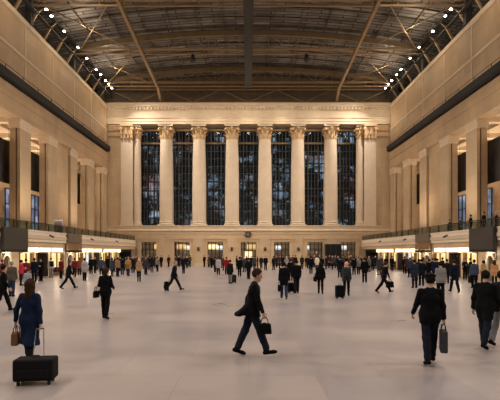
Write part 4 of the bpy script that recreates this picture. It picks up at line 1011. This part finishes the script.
# ---------------- smaller figures: x, y of the feet in the photo, figure, height, facing, coat, trousers, hair, words
S = [
 (11.7, 296.6, 'stand', 1.74, 8, OLIVE, JEAN, HG, 'person in olive grey jacket and blue jeans before the left shops, seen from behind'),
 (2.5, 285, 'stand_coat', 1.70, -30, DKR, DK, HR, 'person in dark red top half hidden at the left picture edge'),
 (21, 285.5, 'lady_phone', 1.68, -40, PINK, DK, HD, 'person in bright pink red jacket before the left shop windows'),
 (26, 283.5, 'stand', 1.72, 20, DKR, DK, HD, 'person in dark red coat just behind the bright pink jacket'),
 (27.6, 296.6, 'stand_coat', 1.38, -6, PALEB, DK, DKR, 'child in pale blue grey coat walking away near the left shops'),
 (34.4, 282, 'stand_coat', 1.76, 25, NAVY, BLK, HD, 'broad person in dark navy coat facing the left shop doorway'),
 (41, 281, 'phone', 1.72, 170, BLK, BLK, HD, 'person in black with white shirt cuff standing in the left shop doorway'),
 (51, 278, 'stand', 1.72, 30, LTG, GREY, HB, 'person in pale grey clothes with dark backpack near the left lit shop window'),
 (61, 278.6, 'stand_coat', 1.70, -20, DKR, BLK, HR, 'person in dark red coat behind the striding man near the left shops'),
 (68.5, 289, 'stride', 1.76, -60, NAVY, BLK, HR, 'red haired man in dark navy jacket striding with legs wide apart near the left shops'),
 (74.5, 277, 'stand', 1.68, 10, (.16, .02, .03), BLK, HD, 'person in wine red jacket just beyond the striding man near the left shops'),
 (79.4, 275, 'stand_coat', 1.66, 40, (.22, .06, .05), DK, HB, 'small person in brick red top between the wine red jacket and the pale grey coat'),
 (84.6, 280.8, 'stand_coat', 1.74, 0, LTG, BLK, HD, 'person in pale grey coat and black trousers standing before the left shops'),
 (91, 274, 'stand_long', 1.74, 40, BLK, BLK, HD, 'person in long black coat by the pale bluish panel of the left shops'),
 (95, 273.2, 'bald', 1.70, -30, NAVY, BLK, HD, 'bald headed person in dark navy coat close beside the long black coat'),
 (101.2, 275.4, 'stand_coat', 1.74, 20, (.06, .075, .12), BLK, HB, 'person in slate blue coat with pale bag standing before the left shops'),
 (107.5, 272, 'stand', 1.74, 0, BLK, BLK, HD, 'person all in black between the slate blue coat and the blue grey coat'),
 (112, 276.4, 'lady', 1.70, 0, BLG, DK, HB, 'long haired person in blue grey coat with pale bag, in the left crowd'),
 (117.6, 276.5, 'stand', 1.72, -10, TAN, DK, HD, 'person in tan brown jacket beside the blue grey coat, in the left crowd'),
 (122.4, 275, 'stand_coat', 1.74, 8, NAVY, JEAN, HD, 'person in navy coat between the two tan jackets of the left crowd'),
 (128.2, 276, 'pockets', 1.76, -6, (.42, .25, .09), JEAN, HG, 'broad person in golden tan jacket and blue trousers in the left crowd'),
 (133, 273, 'bald', 1.74, 30, DK, BLK, HG, 'person in charcoal coat just beyond the golden tan jacket'),
 (139, 281.6, 'scarfed', 1.70, 4, (.40, .27, .14), BLK, PNK2, 'person with pink scarf and beige jacket standing apart at the front of the left crowd'),
 (145.8, 274.6, 'stand_coat', 1.72, -8, CHAR, BLK, HG, 'person in dark grey coat standing just past the pink scarf'),
 (149, 270.5, 'stand', 1.70, 12, BLK, BLK, HD, 'black figure half hidden beyond the dark grey coat near the first doorway'),
 (152, 272.6, 'lady', 1.66, 20, DK, BLK, HD, 'long haired dark figure waiting near the first end wall doorway'),
 (157.4, 271.6, 'stand', 1.68, -20, (.2, .2, .21), BLK, HB, 'person in mid grey top at the end of the left crowd'),
 (161.3, 267.5, 'stand', 1.74, 180, BLK, BLK, HD, 'lone dark figure against the end wall, just past the first doorway'),
 (168.6, 267.0, 'pockets', 1.70, 160, DK, BLK, HD, 'lone dark figure against the end wall below the first giant column'),
 (183.6, 273.6, 'pockets', 1.76, 175, NAVY, BLK, HG, 'person in navy coat walking towards us from the second end wall doorway'),
 (204.4, 266.8, 'stand', 1.74, 150, BLK, BLK, HD, 'lone dark figure by the wall just before the third doorway'),
 (215.2, 272.4, 'stand', 1.66, -10, DK, BLK, HD, 'dark figure half hidden behind the pale pinkish coat'),
 (218.4, 275, 'stand_coat', 1.74, 4, (.52, .46, .45), DK, HB, 'person in pale pinkish grey coat standing before the third doorway'),
 (226.4, 274.6, 'pockets', 1.72, -8, RED, DK, HD, 'person in bright red jacket standing beside the pale pinkish coat'),
 (230.2, 283.6, 'stand_coat', 1.66, -30, DK, GREY, HB, 'person in dark coat and pale trousers with a small case by the red jacket'),
 (239.6, 276.7, 'stand_coat', 1.76, 0, BLK, BLK, HD, 'dark coated person standing between the red jacket and the fourth doorway'),
 (244.2, 272.2, 'bald', 1.70, 30, CHAR, BLK, HG, 'pale haired dark figure between two dark coats before the central doorway'),
 (248.6, 279.2, 'pockets', 1.74, -20, NAVY, BLK, HD, 'person in navy coat just beyond the big striding man'),
 (261.2, 269, 'stand', 1.72, 180, DK, BLK, HD, 'small dark figure in a loose pair right of the central doorway, nearer the doorway'),
 (265.6, 270.4, 'stand', 1.78, 185, BLK, BLK, HD, 'slim black figure facing us with legs apart between the fourth and fifth doorways'),
 (273.6, 270, 'stand_coat', 1.70, 30, DK, BLK, HD, 'dark figure standing at the edge of the fifth doorway'),
 (286.6, 271.5, 'scarfed', 1.70, 0, (.3, .29, .28), DK, (.5, .42, .34), 'pale haired person in light grey seen over the man in blue jeans'),
 (290.6, 281, 'stand_coat', 1.66, 0, BLK, BLK, HD, 'dark figure between the man in jeans and the suited man, further off'),
 (295.6, 268.6, 'stand', 1.76, 0, BLK, BLK, HD, 'dark figure far beyond the suited man, against the end wall'),
 (302, 269.2, 'stand_coat', 1.78, -10, DK, BLK, HD, 'dark coated figure by the wall lamp between the fifth and sixth doorways'),
 (311, 273.8, 'stand_coat', 1.78, 5, BLK, BLK, HD, 'tall dark coated person before the sixth doorway'),
 (317, 270.6, 'pockets', 1.76, 10, (.74, .68, .58), DK, HB, 'person in cream white jacket before the sixth doorway'),
 (322, 271, 'stand', 1.72, -15, BLK, BLK, HD, 'dark figure beside the cream white jacket'),
 (339.8, 277.4, 'stand_coat', 1.80, 10, NAVY, BLK, HD, 'tall person in navy coat just beyond the woman with the pinkish scarf'),
 (354, 274.8, 'stand', 1.74, 0, BLK, BLK, HD, 'black figure in the loose group before the seventh doorway'),
 (358.4, 274.6, 'phone', 1.72, 160, (.25, .24, .25), BLK, HD, 'person in grey shirt facing us before the seventh doorway'),
 (364.6, 282.6, 'pockets', 1.80, 0, BLK, BLK, HB, 'broad person in black coat standing alone before the right dark entrance'),
 (369, 272, 'bald', 1.74, 20, (.12, .11, .11), BLK, HG, 'grey coated bald figure beyond the broad black coat'),
 (372.6, 270.8, 'stand', 1.74, -20, DK, BLK, HD, 'dark figure between the grey coated bald figure and the striding suited man'),
 (379, 275.2, 'stand_coat', 1.78, 10, CHAR, DK, HG, 'person in dark grey coat just beyond the man striding past the right crowd'),
 (386, 270.5, 'stand', 1.70, -10, BLK, BLK, HD, 'small black figure beyond the striding suited man, before the right shops'),
 (392, 271.4, 'stand_coat', 1.74, -20, BLK, BLK, HD, 'black coated figure against the lit shop window, first past the striding suited man'),
 (404.6, 273.8, 'stand_coat', 1.76, -30, BLK, BLK, HD, 'black coated figure next to the pale bluish panel of the right shops'),
 (410, 277.5, 'stand', 1.72, 10, (.035, .045, .07), BLK, HB, 'person in slate jacket at the edge of the right crowd'),
 (414.6, 288, 'stand_coat', 1.74, 6, (.02, .03, .055), DK, HD, 'person in blue coat at the front of the right crowd'),
 (418.6, 281, 'lady', 1.70, -12, DK, BLK, HB, 'long haired dark figure just behind the blue coat in the right crowd'),
 (421.4, 285.6, 'pockets', 1.74, 0, NAVY, BLK, HD, 'person in navy jacket behind the flat cap man, in the right crowd'),
 (425.6, 278.4, 'scarfed', 1.68, 170, (.2, .12, .1), DK, HB, 'person with brownish scarf facing us in the right crowd'),
 (429.5, 283, 'stand_coat', 1.72, -10, BLK, BLK, HD, 'black coated figure right behind the flat cap in the right crowd'),
 (435.4, 284, 'stand', 1.78, 8, (.011, .017, .04), BLK, HD, 'person in deep blue jacket beside the pale grey blazer'),
 (440.6, 300.6, 'stand', 1.76, 4, (.24, .225, .23), BLK, HD, 'person in pale grey blazer and black trousers walking away'),
 (446.8, 283.5, 'phone', 1.70, -30, DK, BLK, HD, 'dark figure holding a phone between the grey blazer and the navy coat'),
 (442.5, 277, 'stand', 1.72, 30, BLK, BLK, HD, 'black figure before the shop window beyond the grey blazer'),
 (454.6, 292.8, 'walk_coat', 1.78, 0, NAVY, BLK, HB, 'person in navy coat walking alone towards the right shops'),
 (465, 279.4, 'lady_phone', 1.68, 150, BLK, BLK, HD, 'woman in black standing against the bright right shop window'),
 (470.6, 282.4, 'stand', 1.76, -140, BLK, BLK, HD, 'dark figure with white shirt just behind the blue grey jacket'),
 (474.2, 288, 'stand', 1.74, -10, BLG, BLK, HD, 'person in blue grey jacket with a dark bag before the right shops'),
 (483.5, 287, 'scarfed', 1.68, 20, (.42, .27, .13), DK, HB, 'person with tan scarf and jacket beyond the tall man at the right edge'),
 (494.5, 285.5, 'lady', 1.68, -20, (.5, .27, .12), DK, HB, 'person in orange tan coat near the right picture edge'),
 (460, 276.8, 'stand', 1.72, -60, DK, BLK, HD, 'dark figure at the doorway of the right shops past the navy coat'),
]
SP = {}
for (x, fy, v, h, rz, top, lg, hr, lab) in S:
    o = person(V(v), x, fy, h, rz, top, lg, hr, lab, skin=(int(x * 7) % 5 == 0) * 1 + (int(x * 3) % 11 == 0) * 1)
    SP[x] = (o, V(v))
def sp_bag(x, hand, label, w=.34, h=.3, col=BLK, d=.13):
    o, H = SP[x]; return handbag(label, at(o, H['grip'][hand]), math.degrees(o.rotation_euler.z), w, d, h, .12, col)
sp_bag(474.2, 0, 'dark holdall in the hand of the person in the blue grey jacket', .40, .36)
sp_bag(101.2, 0, 'pale bag in the hand of the person in the slate blue coat', .3, .3, (.36, .36, .4))
sp_bag(112, 0, 'pale blue grey bag on the arm of the long haired person in the left crowd', .32, .3, (.3, .34, .4))
sp_bag(446.8, 0, 'white carrier bag held beside the grey blazer', .28, .3, (.7, .68, .66))
backpack('navy backpack on the person in pale grey clothes near the left shop window', SP[51][0], SP[51][1], NAVY)
backpack('golden tan backpack on the broad person in the left crowd', SP[128.2][0], SP[128.2][1], (.40, .24, .09))
px_, py_ = place_px(233.4, 283.4)
suitcase('small olive black wheeled case beside the person in pale trousers near the red jacket', (px_, py_, 0), 10, .40, .26, .60, col=(.03, .026, .014), grip=at(SP[230.2][0], SP[230.2][1]['grip'][1]))
px_, py_ = place_px(152.6, 272.2)

# ---------------- dark crowd along the end wall
NUM = {3: 'three', 4: 'four', 5: 'five', 6: 'six'}
def crowd(place, rows, group):
    vs_ = ['stand', 'stand_coat', 'pockets', 'lady', 'bald', 'phone', 'stand_long', 'scarfed']
    cols = [BLK, DK, NAVY, CHAR, (.06, .045, .035), (.05, .02, .022)]
    rows = sorted(rows)
    for i, (x, fy) in enumerate(rows):
        n = int(x * 13 + fy * 7)
        lab = f'dark figure {place}, {ORD[i]} of {NUM[len(rows)]} from the left'
        person(V(vs_[n % 8]), x, fy, 1.64 + .03 * (n % 6), (n * 47) % 360, cols[n % 6], BLK, [HD, HB, HG, HD, HBL][n % 5], lab, group, skin=n % 7 == 0)
crowd('at the first end wall doorway', [(142.5, 269), (147.5, 267.4), (155.2, 268.2)], 'crowd at the first doorway')
crowd('at the second end wall doorway', [(175.8, 268), (178.9, 267), (187, 268.2), (189.8, 267)], 'crowd at the second doorway')
crowd('at the third end wall doorway', [(208.6, 267.2), (211.6, 268), (221.5, 268), (223.4, 270.4)], 'crowd at the third doorway')
crowd('at the central end wall doorway', [(236.6, 269), (241.8, 267.2), (246.6, 268.2), (251.2, 267.2), (254.4, 269.4), (257.6, 267.6)], 'crowd at the central doorway')
crowd('at the fifth end wall doorway', [(276.6, 267.4), (279.6, 268.4), (282.8, 267.2), (289.4, 268), (293, 267.4)], 'crowd at the fifth doorway')
crowd('at the sixth end wall doorway', [(306.4, 267.6), (308.6, 269), (314.2, 267.4), (319.6, 267.6)], 'crowd at the sixth doorway')
crowd('in front of the black kiosk', [(326, 269.2), (329.2, 268), (332.4, 269.4), (335.4, 268.2), (338, 270)], 'crowd before the kiosk')
crowd('at the seventh end wall doorway', [(343.2, 267.4), (346, 268.6), (348.6, 270.4), (351, 267.6), (356, 268.2)], 'crowd at the seventh doorway')
crowd('before the right dark entrance', [(361, 270.2), (366.8, 268.6), (375.6, 268.8), (381.6, 270)], 'crowd before the right dark entrance')
crowd('before the left dark entrance', [(114.6, 271.8), (120.2, 271.4), (125.6, 270.8), (130.6, 269.6), (136, 270)], 'crowd before the left dark entrance')
crowd('deep in the right shop crowd', [(407.2, 274), (412.6, 275), (423, 276), (432.2, 277.6), (437.8, 279.2)], 'crowd before the right shops')

# ---------------- people on the mezzanine
for i, (xx, yy, v, h, rz, c) in enumerate([(18.6, 41.6, 'phone', 1.62, 90, DK), (18.5, 39.3, 'stand', 1.62, 110, CHAR), (18.5, 37.5, 'pockets', 1.72, 80, BLK), (18.5, 35.4, 'stand_coat', 1.78, 90, BLK), (18.8, 34.1, 'bald', 1.66, 60, DK)]):
    person(V(v), 0, 0, h, rz, c, BLK, HD, f'dark figure leaning near the right mezzanine railing, {ORD[i]} of five from the end wall', 'people on the right mezzanine', z=3.6, xy=(xx, yy))
